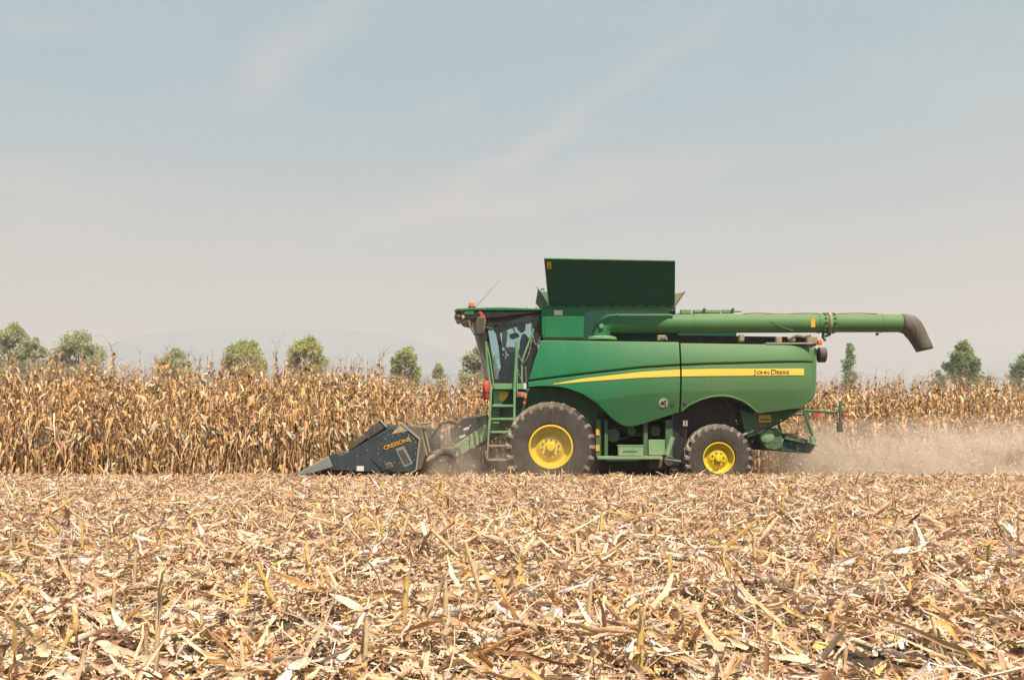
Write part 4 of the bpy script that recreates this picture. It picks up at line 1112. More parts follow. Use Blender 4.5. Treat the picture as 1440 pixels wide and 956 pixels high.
MB().tube([W(618, 635, 24.85), W(638, 634, 25.1)], 0.11, 16).build('shaft_joint', 'black', sh2)

# ------------------------------------------------------------------ driver
def person():
    r = empty('person', W(737, 512, SY))
    tagit(r, 'driver in a blue shirt and dark cap seated at the wheel inside the cab', 'person')
    def P(px, py, dy=0.0):
        w_ = W(px, py, SY); return Vector((w_[0] - r.location.x, dy, w_[2] - r.location.z))
    J = [(P(738, 508), 0.15), (P(738.5, 497), 0.14), (P(738.5, 485), 0.17), (P(738, 475), 0.13), (P(736.5, 468.5), 0.055)]
    edges = [(0, 1), (1, 2), (2, 3), (3, 4)]
    def chain_(start, pts):
        prev = start
        for p, rad in pts:
            J.append((p, rad)); edges.append((prev, len(J) - 1)); prev = len(J) - 1
    for s in (-1, 1):
        chain_(3, [(P(738, 476.5, 0.20 * s), 0.075), (P(734, 490, 0.25 * s), 0.055), (P(730, 497, 0.24 * s), 0.045), (P(719, 497, 0.2 * s), 0.036), (P(712, 495, 0.17 * s), 0.03)])
        chain_(0, [(P(730, 508, 0.10 * s), 0.10), (P(714, 508.5, 0.14 * s), 0.075), (P(711, 520, 0.14 * s), 0.06), (P(711.5, 532, 0.14 * s), 0.045), (P(704, 534, 0.15 * s), 0.035)])
    me = bpy.data.meshes.new('body'); me.from_pydata([tuple(j[0]) for j in J], edges, []); me.update()
    o = bpy.data.objects.new('body', me); sc.collection.objects.link(o); o.parent = r
    sk = o.modifiers.new('skin', 'SKIN'); sk.use_smooth_shade = True
    for i, (p, rad) in enumerate(J): me.skin_vertices[0].data[i].radius = (rad, rad)
    me.skin_vertices[0].data[0].use_root = True
    ss = o.modifiers.new('sub', 'SUBSURF'); ss.levels = 2; ss.render_levels = 2
    me.materials.append(M['shirt'])
    off = Vector(r.location)
    c = W(733.5, 461, SY)
    hd_ = MB(); rows = []
    for i in range(13):
        ph = math.pi * i / 12 ; row = []
        for j in range(20):
            th = 2 * math.pi * j / 20
            rx = 0.098 * math.sin(ph); ry = 0.078 * math.sin(ph); z = 0.125 * math.cos(ph)
            x = -rx * math.cos(th); y = ry * math.sin(th)
            if z < -0.02 and x < 0: x *= 0.93
            if abs(th) < 0.2 or abs(th - 2 * math.pi) < 0.2:
                if -0.045 < z < 0.015: x -= 0.028                     # nose
                elif -0.075 < z < -0.05: x -= 0.006                  # lips
            if 0.015 < z < 0.045 and x < -0.05 and 0.2 < abs(math.sin(th)) < 0.6: x += 0.010   # eye hollows
            row.append((c[0] + x, c[1] + y, c[2] + z))
        row.append(row[0]); rows.append(row)
    h_ = hd_.grid(rows).build('head', 'skin', r, angle=80)
    er = MB()
    for s in (-1, 1): er.lathe((c[0] + 0.01, c[1] + 0.078 * s, c[2] - 0.005), [(0.001, 0.012 * s), (0.02, 0.012 * s), (0.028, 0.004 * s), (0.026, -0.006 * s)], 12)
    er.build('ears', 'skin', h_)
    cp = MB(); rows = []
    for i in range(7):
        ph = math.pi / 2 * i / 6; row = []
        for j in range(21):
            th = 2 * math.pi * j / 20
            row.append((c[0] - 0.106 * math.sin(ph) * math.cos(th), c[1] + 0.086 * math.sin(ph) * math.sin(th), c[2] + 0.03 + 0.108 * math.cos(ph)))
        rows.append(row)
    cp.grid(rows); cp.prism([(724, 459), (729, 457.2), (729, 458.8), (724, 460)], SY - 0.06, SY + 0.06)
    cp.build('cap', 'hair', r, angle=60)
    fg = MB()
    for s in (-1, 1):
        base_ = Vector(W(711.5, 495, SY)) + Vector((0, 0.17 * s, 0))
        for k, ln in enumerate((0.075, 0.085, 0.08, 0.065)):
            p0 = base_ + Vector((-0.02, (k - 1.5) * 0.019, 0.0)); fg.tube([p0, p0 + Vector((-ln * 0.5, 0, 0.012)), p0 + Vector((-ln * 0.75, 0, -0.015)), p0 + Vector((-ln * 0.6, 0, -0.035))], 0.0095, 6)
        fg.tube([base_ + Vector((-0.01, -0.035 * s, 0)), base_ + Vector((-0.045, -0.05 * s, 0.0)), base_ + Vector((-0.06, -0.045 * s, -0.02))], 0.011, 6)
    fg.build('fingers', 'skin', r)
person()

# ------------------------------------------------------------------ corn
PAL = [(0.672, 0.4, 0.202), (0.798, 0.53, 0.304), (0.336, 0.17, 0.083), (0.672, 0.38, 0.129), (0.861, 0.62, 0.396)]
def gen_plants(rng, pos, hts, seg=5, tn=5, nleaf=15):
    """returns dict of (verts, quads, cols) for stalk, leaves, ear, tassel; pos N,3"""
    N = len(pos)
    lean = rng.normal(0, 0.045, (N, 2))
    K = 6; t = np.linspace(0, 1, K)
    cl = pos[:, None, :] + np.stack([lean[:, 0:1] * hts[:, None] * t ** 1.5, lean[:, 1:2] * hts[:, None] * t ** 1.5, hts[:, None] * t * 0.93], -1)
    rad = np.interp(t, [0, 1], [0.0135, 0.004])[None, :] * (1 + rng.normal(0, 0.08, (N, 1)))
    out = {}
    out['stalk'] = tubes_np(cl, rad, pick(rng, N, [(0.50, 0.31, 0.15), (0.60, 0.40, 0.22), (0.36, 0.20, 0.10)], [3, 3, 1]), tn)
    # leaves
    NL = N * nleaf
    pi = np.repeat(np.arange(N), nleaf); k = np.tile(np.arange(nleaf), N)
    f = 0.07 + 0.88 * (k + rng.uniform(-0.3, 0.3, NL)) / (nleaf - 1); f = np.clip(f, 0.05, 0.97)
    h = hts[pi] * 0.93 * f
    base = pos[pi] + np.stack([lean[pi, 0] * hts[pi] * f ** 1.5, lean[pi, 1] * hts[pi] * f ** 1.5, h], -1)
    az = np.repeat(rng.uniform(0, np.pi, N), nleaf) + k * np.pi + rng.normal(0, 0.55, NL)
    ca, sa = np.cos(az), np.sin(az)
    upf = f ** 2
    Lf = rng.uniform(0.42, 0.78, NL) * (1 - 0.45 * upf)
    Lf = np.minimum(Lf, h / 0.75 + 0.12)
    ho = rng.uniform(0.16, 0.5, NL); vz = rng.uniform(0.10, 0.75, NL) + 0.25 * upf
    dz = -rng.uniform(0.95, 1.45, NL) + 0.35 * upf
    D = np.stack([ca * ho, sa * ho, vz], -1)
    ho2 = rng.uniform(-0.18, 0.15, NL)
    C = np.stack([ca * ho2 + rng.normal(0, 0.12, NL), sa * ho2 + rng.normal(0, 0.12, NL), dz], -1)
    C3 = rng.normal(0, 0.05, (NL, 3))
    tw = np.stack([rng.normal(0, 0.5, NL), rng.normal(0, 2.4, NL)], -1)
    col = pick(rng, NL, PAL, [5, 4, 1.8, 3, 0.9], 0.16)
    out['foliage'] = ribbons(base, D, C, Lf, rng.uniform(0.04, 0.095, NL), col, seg, [0.55, 1, 0.95, 0.7, 0.35, 0.04], tw, fold=0.45, rng=rng, jit=0.012, C3=C3)
    # ears in their husks
    E = pos + 0; eh = hts * rng.uniform(0.36, 0.50, N); ea = rng.uniform(0, 2 * np.pi, N)
    fh_ = eh / hts / 0.93
    E = E + np.stack([lean[:, 0] * hts * fh_ ** 1.5, lean[:, 1] * hts * fh_ ** 1.5, eh], -1)
    kt = np.linspace(0, 1, 7)
    droop = rng.uniform(-1.1, 0.7, N)
    dirv = np.stack([np.cos(ea) * 0.6, np.sin(ea) * 0.6, droop], -1); dirv = nrm(dirv)
    el2 = rng.uniform(0.20, 0.28, N)
    ecl = E[:, None, :] + dirv[:, None, :] * el2[:, None, None] * kt[None, :, None] + np.stack([np.cos(ea), np.sin(ea), 0 * ea], -1)[:, None, :] * 0.02
    er_ = np.interp(kt, [0, .15, .45, .75, 1], [0.010, 0.028, 0.033, 0.022, 0.003])[None, :] * (1 + rng.normal(0, 0.12, (N, 1)))
    ec = pick(rng, N, [(0.68, 0.54, 0.38), (0.60, 0.45, 0.28), (0.74, 0.62, 0.47)], [2, 2, 1], 0.08)
    out['ear'] = tubes_np(ecl, er_, ec, max(6, tn + 1))
    # loose husk blades round the ear
    nh = 3; ih = np.repeat(np.arange(N), nh)
    hu = ribbons(E[ih], dirv[ih] * 0.9 + rng.normal(0, 0.25, (N * nh, 3)), np.stack([np.zeros(N * nh), np.zeros(N * nh), -rng.uniform(0.1, 0.7, N * nh)], -1) + rng.normal(0, 0.1, (N * nh, 3)),
                 rng.uniform(0.18, 0.3, N * nh), rng.uniform(0.03, 0.055, N * nh), np.clip(ec[ih] * rng.uniform(0.8, 1.1, (N * nh, 1)), 0, 0.85), 4, [0.5, 1, 0.8, 0.1], np.stack([rng.normal(0, 1.2, N * nh), rng.normal(0, 0.8, N * nh)], -1), fold=0.6)
    out['ear'] = merge([out['ear'], hu])
    # tassel
    nt_ = 7; it = np.repeat(np.arange(N), nt_)
    top = cl[it, -1]
    ta = rng.uniform(0, 2 * np.pi, N * nt_); sp = rng.uniform(0.1, 0.6, N * nt_)
    D = np.stack([np.cos(ta) * sp, np.sin(ta) * sp, np.full(N * nt_, 1.0)], -1)
    C = np.stack([np.cos(ta) * sp * 0.5, np.sin(ta) * sp * 0.5, -rng.uniform(0.1, 0.9, N * nt_)], -1)
    out['tassel'] = ribbons(top, D, C, rng.uniform(0.18, 0.42, N * nt_), rng.uniform(0.004, 0.009, N * nt_), pick(rng, N * nt_, [(0.55, 0.40, 0.28), (0.48, 0.33, 0.22), (0.65, 0.50, 0.37)], [2, 2, 1]), 4, [1, 1, 0.9, 0.4], np.stack([ta, ta * 0 + 1], -1), fold=0.5)
    return out

rng = np.random.default_rng(11)
variants = []
for k in range(14):
    hh = np.array([2.88 + 0.09 * ((k * 7) % 5)])
    g = gen_plants(rng, np.zeros((1, 3)), hh, seg=8, tn=8, nleaf=18)
    variants.append({n: numpy_mesh(n, *g[n], M['leaf'], link=False) for n in ('stalk', 'foliage', 'ear', 'tassel')})

ROW0 = 23.5
left_rows = [ROW0 + 0.75 * i for i in range(8)]
far_rows = [28.75 + 0.75 * i for i in range(11)]
def row_pos(rng, y, x0, x1, sp):
    x = np.arange(x0, x1, sp); x = x + rng.normal(0, sp * 0.22, len(x))
    yy_ = y + rng.normal(0, 0.035, len(x))
    keep = rng.random(len(x)) > 0.04
    x, yy_ = x[keep], yy_[keep]
    return np.stack([x, yy_, gz(x, yy_) - 0.02], -1)
indiv, rest = [], []
for i, y in enumerate(left_rows):
    p = row_pos(rng, y, -30, -3.0 + 0.05 * i, 0.14)
    lim = 0.5 * y + 0.35
    if i < 3:
        m_ = p[:, 0] > -lim
        if i == 2: m_ &= p[:, 0] < -5.4
        indiv += [(q, 0) for q in p[m_]]; rest.append(p[~m_])
    else: rest.append(p)
for i, y in enumerate(far_rows):
    p = row_pos(rng, y, -30 if i < 5 else -8, 30, 0.15)
    if i < 2:
        lim = 0.5 * y + 0.3
        m_ = ((p[:, 0] > 6.6) & (p[:, 0] < lim)) | ((p[:, 0] > -2.6) & (p[:, 0] < -0.4))
        indiv += [(q, 1) for q in p[m_]]; rest.append(p[~m_])
    else: rest.append(p)
indiv.sort(key=lambda e: e[0][1])
extra = indiv[300:]; indiv = indiv[:300]
if extra: rest.append(np.array([e[0] for e in extra]))
for (q, side) in indiv:
    vr = variants[random.randrange(14)]
    r = bpy.data.objects.new('corn_plant', None); sc.collection.objects.link(r)
    r.location = q; r.rotation_euler = (random.gauss(0, 0.02), random.gauss(0, 0.02), random.uniform(0, 6.283))
    s = random.gauss(1.0, 0.045) * (0.97 if side else 1.0); r.scale = (s, s, s)
    if side == 0: tagit(r, 'dry brown corn plant in the front rows of the standing crop left of the harvester', 'corn plant', 'corn plants in the front rows ahead of the harvester')
    else: tagit(r, 'dry brown corn plant in the front rows of the standing crop beyond the harvester', 'corn plant', 'corn plants in the front rows beyond the harvester')
    for n in ('stalk', 'foliage', 'ear', 'tassel'):
        o = bpy.data.objects.new(n, vr[n]); sc.collection.objects.link(o); o.parent = r
rest = np.concatenate(rest)
g = gen_plants(rng, rest, rng.normal(3.0, 0.15, len(rest)), seg=5, tn=4, nleaf=19)
o = numpy_mesh('corn_crop', *merge([g[n] for n in g]), M['leaf'])
tagit(o, 'mass of dry standing corn behind the front rows', kind='stuff')
print('corn individuals', len(indiv), 'rest', len(rest))

# ------------------------------------------------------------------ residue on the ground
RP = [(0.8, 0.511, 0.316), (0.84, 0.618, 0.45), (0.68, 0.385, 0.142), (0.33, 0.167, 0.087), (0.66, 0.396, 0.219), (0.88, 0.719, 0.626), (0.6, 0.507, 0.154), (0.3, 0.101, 0.077)]
RW = [7.5, 5.8, 2.6, 1.0, 2.2, 1.5, 0.12, 0.06]
def clump(x, y):
    a = np.sin(x * 1.7 + 2 * np.sin(y * 0.9)) * np.sin(y * 2.3 + x * 0.6) + 0.7 * np.sin(x * 4.1 + y * 2.2) * np.sin(y * 5.3 - x * 1.9) + 0.5 * np.sin(x * 9.3 - y * 3) * np.sin(y * 8.7 + x * 4)
    return np.clip(0.5 + 0.35 * a, 0, 1)
def scatter(rng, y0, y1, dens, kx=0.5, mg=1.2, x0=None, x1=None):
    if x0 is None:
        A = (y1 ** 2 - y0 ** 2) * kx + 2 * mg * (y1 - y0); n = int(A * dens)
        y = np.sqrt(rng.uniform(y0 ** 2, y1 ** 2, n)); x = rng.uniform(-1, 1, n) * (kx * y + mg)
    else:
        n = int((x1 - x0) * (y1 - y0) * dens); x = rng.uniform(x0, x1, n); y = rng.uniform(y0, y1, n)
    c = clump(x, y)
    ho = np.sin(x * 6.1 + 1.7 * np.sin(y * 2.9 + 1)) * np.sin(y * 5.3 + 1.4 * np.sin(x * 3.7)) + 0.5 * np.sin(x * 14.3 + y * 4) * np.sin(y * 11.9 - x * 5)
    keep = rng.random(n) < (0.22 + 1.3 * c) * np.where(ho > 0.62, 0.10, 1.0)
    return x[keep], y[keep], c[keep]
def flat_pieces(rng, x, y, c, kind, seg, fold=0.5):
    n = len(x)
    lay = rng.random(n) ** 1.2 * (0.02 + 0.13 * c)
    az = rng.uniform(0, 2 * np.pi, n)
    if kind == 'leaf': L = rng.lognormal(-2.2, 0.45, n); wd = rng.lognormal(-4.1, 0.45, n); tl = rng.normal(0.06, 0.58, n)
    elif kind == 'shred': L = rng.lognormal(-2.55, 0.5, n); wd = rng.uniform(0.004, 0.012, n); tl = rng.normal(0.08, 0.55, n)
    elif kind == 'husk': L = rng.uniform(0.07, 0.18, n); wd = L * rng.uniform(0.2, 0.36, n); tl = rng.normal(0.1, 0.45, n)
    else: L = rng.lognormal(-1.7, 0.4, n); wd = rng.uniform(0.02, 0.04, n); tl = rng.normal(0.45, 0.4, n)
    L = np.clip(L, 0.03, 0.34)
    D = np.stack([np.cos(az) * np.cos(tl), np.sin(az) * np.cos(tl), np.sin(tl)], -1)
    C = rng.normal(0, 0.42, (n, 3)); C[:, 2] = -0.45 * D[:, 2] + rng.normal(0, 0.30, n)
    P0 = np.stack([x, y, gz(x, y) + lay + 0.012], -1) - D * (L * 0.4)[:, None]
    P0[:, 2] = np.maximum(P0[:, 2], gz(x, y) + 0.004)
    tw = np.stack([rng.normal(0, 0.6, n), rng.normal(0, 2.0, n)], -1)
    w_ = np.array(RW, float)
    if kind == 'husk': w_ = np.array([2, 5, 1, 0.6, 1, 3, 0.2, 0.1])
    col = pick(rng, n, RP, w_, 0.13)
    prof = {'leaf': [0.6, 1, 0.9, 0.8, 0.35], 'shred': [0.7, 1, 1, 0.5], 'husk': [0.35, 1, 1, 0.7, 0.08], 'up': [0.7, 1, 0.9, 0.3]}[kind]
    return ribbons(P0, D, C, L, wd, col, seg, prof, tw, fold=fold, rng=rng, jit=0.02)
def stalk_bits(rng, x, y, c):
    n = len(x); az = rng.uniform(0, 2 * np.pi, n); tl = rng.normal(0, 0.12, n); L = rng.uniform(0.08, 0.30, n)
    D = np.stack([np.cos(az) * np.cos(tl), np.sin(az) * np.cos(tl), np.sin(tl)], -1)
    P0 = np.stack([x, y, gz(x, y) + 0.02 + 0.06 * c * rng.random(n)], -1)
    t = np.array([0, 0.5, 1.0]); P = P0[:, None, :] + D[:, None, :] * (L[:, None] * (t[None, :] - 0.5))[..., None] + rng.normal(0, 0.004, (n, 3, 3))
    r = rng.uniform(0.006, 0.013, n)[:, None] * np.array([1.0, 1.05, 0.95])
    return tubes_np(P, r, pick(rng, n, [(0.60, 0.42, 0.18), (0.66, 0.50, 0.30), (0.42, 0.26, 0.14)], [3, 3, 1]), 6)
rng = np.random.default_rng(5)
parts = []
for (y0, y1, dl, ds, dh, du, db, seg) in ((1.2, 6.5, 640, 1000, 75, 70, 22, 6), (6.5, 11, 600, 760, 55, 60, 16, 4), (11, 16.5, 500, 520, 40, 45, 10, 3), (16.5, 23.9, 380, 320, 30, 30, 6, 3)):
    for kd, dn in (('leaf', dl), ('shred', ds), ('husk', dh), ('up', du)):
        x, y, c = scatter(rng, y0, y1, dn); parts.append(flat_pieces(rng, x, y, c, kd, seg if kd != 'shred' else max(2, seg - 2), fold=0.0 if kd == 'shred' else 0.5))
    x, y, c = scatter(rng, y0, y1, db); parts.append(stalk_bits(rng, x, y, c))
# the strip the machine has already cut, and wings outside the frame
for (x0, x1, y0, y1, dl, ds) in ((-3.5, 18, 23.9, 30.5, 90, 60), (-24, -13, 14, 23.4, 60, 20), (13, 24, 14, 24, 60, 20), (-12.8, -3.0, 23.2, 25.5, 60, 30), (-13, 0, -3, 1.2, 30, 10), (0, 13, -3, 1.2, 30, 10)):
    for kd, dn in (('leaf', dl), ('shred', ds), ('up', 8)):
        x, y, c = scatter(rng, y0, y1, dn, x0=x0, x1=x1); parts.append(flat_pieces(rng, x, y, c, kd, 3, fold=0.0))
for (y0, y1, k_) in ((1.2, 9, 1.0), (9, 23.9, 0.6)):            # flanks just outside the frame
    for kd, dn in (('leaf', 330), ('shred', 220), ('husk', 40), ('up', 30)):
        x, y, c = scatter(rng, y0, y1, dn * k_, mg=7.0); m_ = np.abs(x) > 0.5 * y + 1.15
        parts.append(flat_pieces(rng, x[m_], y[m_], c[m_], kd, 3, fold=0.0))
v_, q_, c_ = merge(parts)
o = numpy_mesh('crop_residue', v_, q_, c_, M['husk'])
tagit(o, 'thick litter of chopped pale corn leaves, husks and stalk pieces covering the field', kind='stuff')
print('residue verts', len(v_))

# ------------------------------------------------------------------ standing stubble
def stubble_parts(rng, h, lean, az, nle, yellow=False, broken=False):
    K = 10; t = np.linspace(0, 1, K)
    d = np.array([math.cos(az) * math.sin(lean), math.sin(az) * math.sin(lean), math.cos(lean)])
    P = (t[:, None] * h) * d[None, :] + rng.normal(0, 0.0015, (K, 3)); P[0] = (0, 0, -0.05)
    r0 = rng.uniform(0.010, 0.014)
    r = np.array([1.2, 1.0, 1.0, 1.16, 0.98, 0.96, 1.12, 0.94, 0.92, 0.80]) * r0
    col = np.array([[0.68, 0.49, 0.29]]) if not yellow else np.array([[0.70, 0.48, 0.16]])
    st = tubes_np(P[None], r[None], col, 8)
    if broken:
        d2 = nrm(np.array([math.cos(az + 1) * 0.8, math.sin(az + 1) * 0.3, -0.55])); P2 = P[-1] + (t[:, None] * h * 0.7) * d2
        st = merge([st, tubes_np(P2[None], r[None] * 0.9, col * 0.95, 8)])
    n = nle; b = P[rng.integers(1, K, n)]
    a = rng.uniform(0, 6.28, n); s_ = rng.uniform(0.15, 0.6, n)
    D = np.stack([np.cos(a) * s_, np.sin(a) * s_, rng.uniform(-0.2, 0.9, n)], -1)
    C = np.stack([np.cos(a) * 0.2, np.sin(a) * 0.2, -rng.uniform(0.2, 1.1, n)], -1)
    lf = ribbons(b, D, C, rng.uniform(0.10, 0.30, n), rng.uniform(0.015, 0.035, n), pick(rng, n, RP[:5], [3, 2, 3, 1.5, 2]), 5, [0.7, 1, 0.9, 0.5, 0.1], np.stack([rng.normal(0, 1, n), rng.normal(0, 1.5, n)], -1), fold=0.5, rng=rng, jit=0.01)
    return st, lf
rng = np.random.default_rng(23)
def stub_mesh(**k):
    st, lf = stubble_parts(rng, **k)
    nl = k['nle']; a, b = len(lf[0]) // nl, len(lf[1]) // nl
    return [numpy_mesh('stalk', *st, M['husk'], link=False)] + [numpy_mesh('leaf', lf[0][i * a:(i + 1) * a], lf[1][i * b:(i + 1) * b] - i * a, lf[2][i * a:(i + 1) * a], M['husk'], link=False) for i in range(nl)]
stubs = [stub_mesh(h=rng.uniform(0.16, 0.38), lean=abs(rng.normal(0, 0.3)), az=rng.uniform(0, 6.28), nle=int(rng.integers(4, 9)), yellow=(k % 4 == 0), broken=(k % 5 == 4)) for k in range(12)]
def put_stub(ms, x, y, rz, s, label, group):
    r = bpy.data.objects.new('corn_stubble', None); sc.collection.objects.link(r)
    r.location = (x, y, float(gz(x, y))); r.rotation_euler = (0, 0, rz); r.scale = (s, s, s)
    tagit(r, label, 'stubble stalk', group)
    for n, me in zip(['stalk'] + ['leaf'] * 20, ms):
        o = bpy.data.objects.new(n, me); sc.collection.objects.link(o); o.parent = r
    return r
# the stalks that catch the eye, each its own
special = [
    (218, 960, 5.0, 0.48, 0.05, 0.3, 5, False, False, 'tallest upright pale cut corn stalk in the lower left foreground with a torn yellow leaf'),
    (262, 775, 8.2, 0.31, 0.14, 0.2, 2, True, False, 'slim yellow cut stalk leaning right in the left middle ground'),
    (116, 775, 8.6, 0.30, 0.03, 2.0, 1, True, False, 'thin upright yellow stubble stalk furthest left in the middle ground'),
    (395, 865, 6.0, 0.34, 0.42, 3.0, 3, True, False, 'yellowish stalk slanting to the upper left, left of the picture centre'),
    (640, 790, 8.0, 0.34, 0.12, 1.6, 7, False, True, 'brown broken stalk bent over with hanging leaf strips near the centre'),
    (686, 870, 6.0, 0.42, 0.30, 3.1, 2, False, False, 'long thin stalk leaning left in the centre foreground'),
    (310, 805, 7.4, 0.27, 0.6, 0.1, 4, False, False, 'dark tilted stalk with ragged leaves left of centre'),
    (940, 830, 6.8, 0.22, 0.1, 1.0, 5, True, False, 'short golden stub right of centre with folded leaf'),
    (1110, 860, 6.0, 0.24, 0.3, 0.5, 6, False, True, 'ragged split stalk with pale leaf blades in the right foreground'),
    (1380, 715, 12.5, 0.42, 0.35, 0.2, 3, False, False, 'dark thin stalk leaning right near the right edge'),
    (1000, 735, 11.5, 0.36, 0.2, 0.3, 3, False, False, 'thin tilted stalk in the middle ground below the rear wheel'),
    (500, 770, 8.3, 0.33, 0.18, 0.5, 6, True, False, 'clump of golden stalk and leaf standing left of centre'),
    (66, 950, 4.7, 0.2, 0.5, 0.6, 5, True, False, 'golden bent stalk at the lower left corner'),
    (1330, 930, 5.0, 0.2, 0.4, 2.0, 6, False, False, 'short leafy stump in the lower right foreground'),
]
for (px, py, Y, h, lean, az, nle, ye, br, lab) in special:
    Y = 1440.0 / (py - 612)
    put_stub(stub_mesh(h=h, lean=lean, az=az, nle=nle, yellow=ye, broken=br), (px - 720) * Y / F, Y, 0.0, 1.0, lab, 'stubble stalks standing in the litter')
ragged = [stub_mesh(h=rng.uniform(0.26, 0.44), lean=rng.uniform(0.2, 0.75), az=rng.uniform(0, 6.28), nle=11, yellow=(k % 3 == 0), broken=(k % 2 == 0)) for k in range(6)]
rg = random.Random(12)
for k in range(26):
    px = rg.choice([rg.uniform(240, 430), rg.uniform(470, 760), rg.uniform(470, 700), rg.uniform(20, 200), rg.uniform(950, 1350)]); py = rg.gauss(762, 26)
    Y = 1440.0 / (py - 612)
    put_stub(ragged[k % 6], (px - 720) * Y / F, Y, rg.uniform(0, 6.28), rg.uniform(0.75, 1.15), 'bent ragged cut corn stalk hung with torn leaf strips in the middle ground', 'ragged bent stalks left of and below the machine')
rs = random.Random(9); cnt = 0
for i in range(27):
    y = 4.2 + 0.75 * i
    x = -(0.5 * y + 0.3)
    while x < 0.5 * y + 0.3 and cnt < 255:
        x += rs.uniform(0.2, 1.7 if y < 14 else 3.2)
        if clump(x, y) > 0.25 or rs.random() < 0.4:
            put_stub(stubs[rs.randrange(12)], x, y + rs.gauss(0, 0.05), rs.uniform(0, 6.28), rs.uniform(0.6, 1.1), 'short cut corn stub standing among the chopped litter', 'corn stubs left standing in rows')
            cnt += 1
print('stubs', cnt)

# ------------------------------------------------------------------ flying chaff
rng = np.random.default_rng(31)
n = 12000
x = 6.6 + 9.5 * rng.random(n) ** 0.9; y = rng.uniform(23.6, 28.6, n)
top = 1.15 + 0.12 * (x - 6.6); z = -0.25 + (top + 0.2) * rng.random(n) ** 1.7
D = nrm(rng.normal(0, 1, (n, 3)) * np.array([1, 0.6, 0.6])); C = rng.normal(0, 0.5, (n, 3))
parts = [ribbons(np.stack([x, y, z], -1), D, C, rng.lognormal(-2.7, 0.55, n), rng.uniform(0.003, 0.013, n), pick(rng, n, RP[:6], [4, 4, 1, 0.6, 2, 4]), 3, [0.5, 1, 0.8, 0.2], np.stack([rng.normal(0, 1, n), rng.normal(0, 2, n)], -1))]
n = 420; x = rng.uniform(5.2, 7.0, n); y = rng.uniform(24.2, 25.6, n); z = rng.uniform(-0.2, 1.5, n)
parts.append(ribbons(np.stack([x, y, z], -1), nrm(rng.normal(0, 1, (n, 3))), rng.normal(0, 0.4, (n, 3)), rng.uniform(0.015, 0.05, n), rng.uniform(0.006, 0.016, n), pick(rng, n, RP[:6], [2, 4, 1, 1, 2, 3]), 2, [1, 1, 0.5]))
n = 240; x = rng.uniform(-2.4, -0.6, n); y = rng.uniform(23.8, 25.2, n); z = rng.uniform(-0.1, 1.4, n)
parts.append(ribbons(np.stack([x, y, z], -1), nrm(rng.normal(0, 1, (n, 3))), rng.normal(0, 0.4, (n, 3)), rng.uniform(0.02, 0.08, n), rng.uniform(0.006, 0.016, n), pick(rng, n, RP[:6], [2, 4, 1, 1, 2, 3]), 2, [1, 1, 0.5]))
o = numpy_mesh('flying_chaff', *merge(parts), M['husk'])
tagit(o, 'bits of chopped straw flying in the dust behind and under the harvester', kind='stuff')

# ------------------------------------------------------------------ dust
def dust_cloud(name, x0, x1, y0, y1, z0, z1, dens, label, scale=1.1, skew=0.0):
    mb = MB(); mb.box(x0, x1, y0, y1, z0, z1)
    m = bpy.data.materials.new(name); m.use_nodes = True; t = m.node_tree; t.nodes.clear(); L = t.links
    tc_ = t.nodes.new('ShaderNodeNewGeometry'); sp = t.nodes.new('ShaderNodeSeparateXYZ'); L.new(tc_.outputs['Position'], sp.inputs[0])
    def mathn(op, a, b=None, clamp=False):
        n_ = t.nodes.new('ShaderNodeMath'); n_.operation = op; n_.use_clamp = clamp
        for i, v_ in enumerate((a, b)):
            if v_ is None: continue
            if isinstance(v_, (int, float)): n_.inputs[i].default_value = v_
            else: L.new(v_, n_.inputs[i])
        return n_.outputs[0]
    def ramp(s, a, b):   # 0 at a, 1 at b
        n_ = t.nodes.new('ShaderNodeMapRange'); n_.interpolation_type = 'SMOOTHSTEP'; n_.inputs[1].default_value = a; n_.inputs[2].default_value = b; L.new(s, n_.inputs[0]); return n_.outputs[0]
    f = mathn('MULTIPLY', ramp(sp.outputs[0], x0, x0 + (x1 - x0) * 0.22), ramp(sp.outputs[0], x1, x1 - (x1 - x0) * 0.2))
    f = mathn('MULTIPLY', f, mathn('MULTIPLY', ramp(sp.outputs[1], y0, y0 + 1.0), ramp(sp.outputs[1], y1, y1 - 1.0)))
    zt = mathn('SUBTRACT', sp.outputs[2], mathn('MULTIPLY', sp.outputs[0], skew))
    f = mathn('MULTIPLY', f, ramp(zt, z1 - skew * x1, z0 + 0.35 * (z1 - z0) - skew * x1 * 0.5))
    nz_ = t.nodes.new('ShaderNodeTexNoise'); nz_.inputs['Scale'].default_value = scale; nz_.inputs['Detail'].default_value = 4; nz_.inputs['Distortion'].default_value = 0.5
    L.new(tc_.outputs['Position'], nz_.inputs['Vector'])
    f = mathn('MULTIPLY', f, ramp(nz_.outputs[0], 0.36, 0.64))
    f = mathn('MULTIPLY', f, dens)
    pv = t.nodes.new('ShaderNodeVolumePrincipled'); pv.inputs['Color'].default_value = (1.0, 0.87, 0.73, 1); L.new(f, pv.inputs['Density']); pv.inputs['Anisotropy'].default_value = 0.1
    o = t.nodes.new('ShaderNodeOutputMaterial'); L.new(pv.outputs[0], o.inputs['Volume'])
    ob = mb.build(name, m); tagit(ob, label, kind='stuff')
dust_cloud('dust', 5.8, 18.0, 23.8, 29.3, -0.34, 1.6, 1.0, 'cloud of pale dust drifting behind the harvester over the cut strip')
dust_cloud('dust', -3.2, 2.2, 23.2, 27.8, -0.34, 1.7, 0.50, 'thin dust around the header and the ladder')

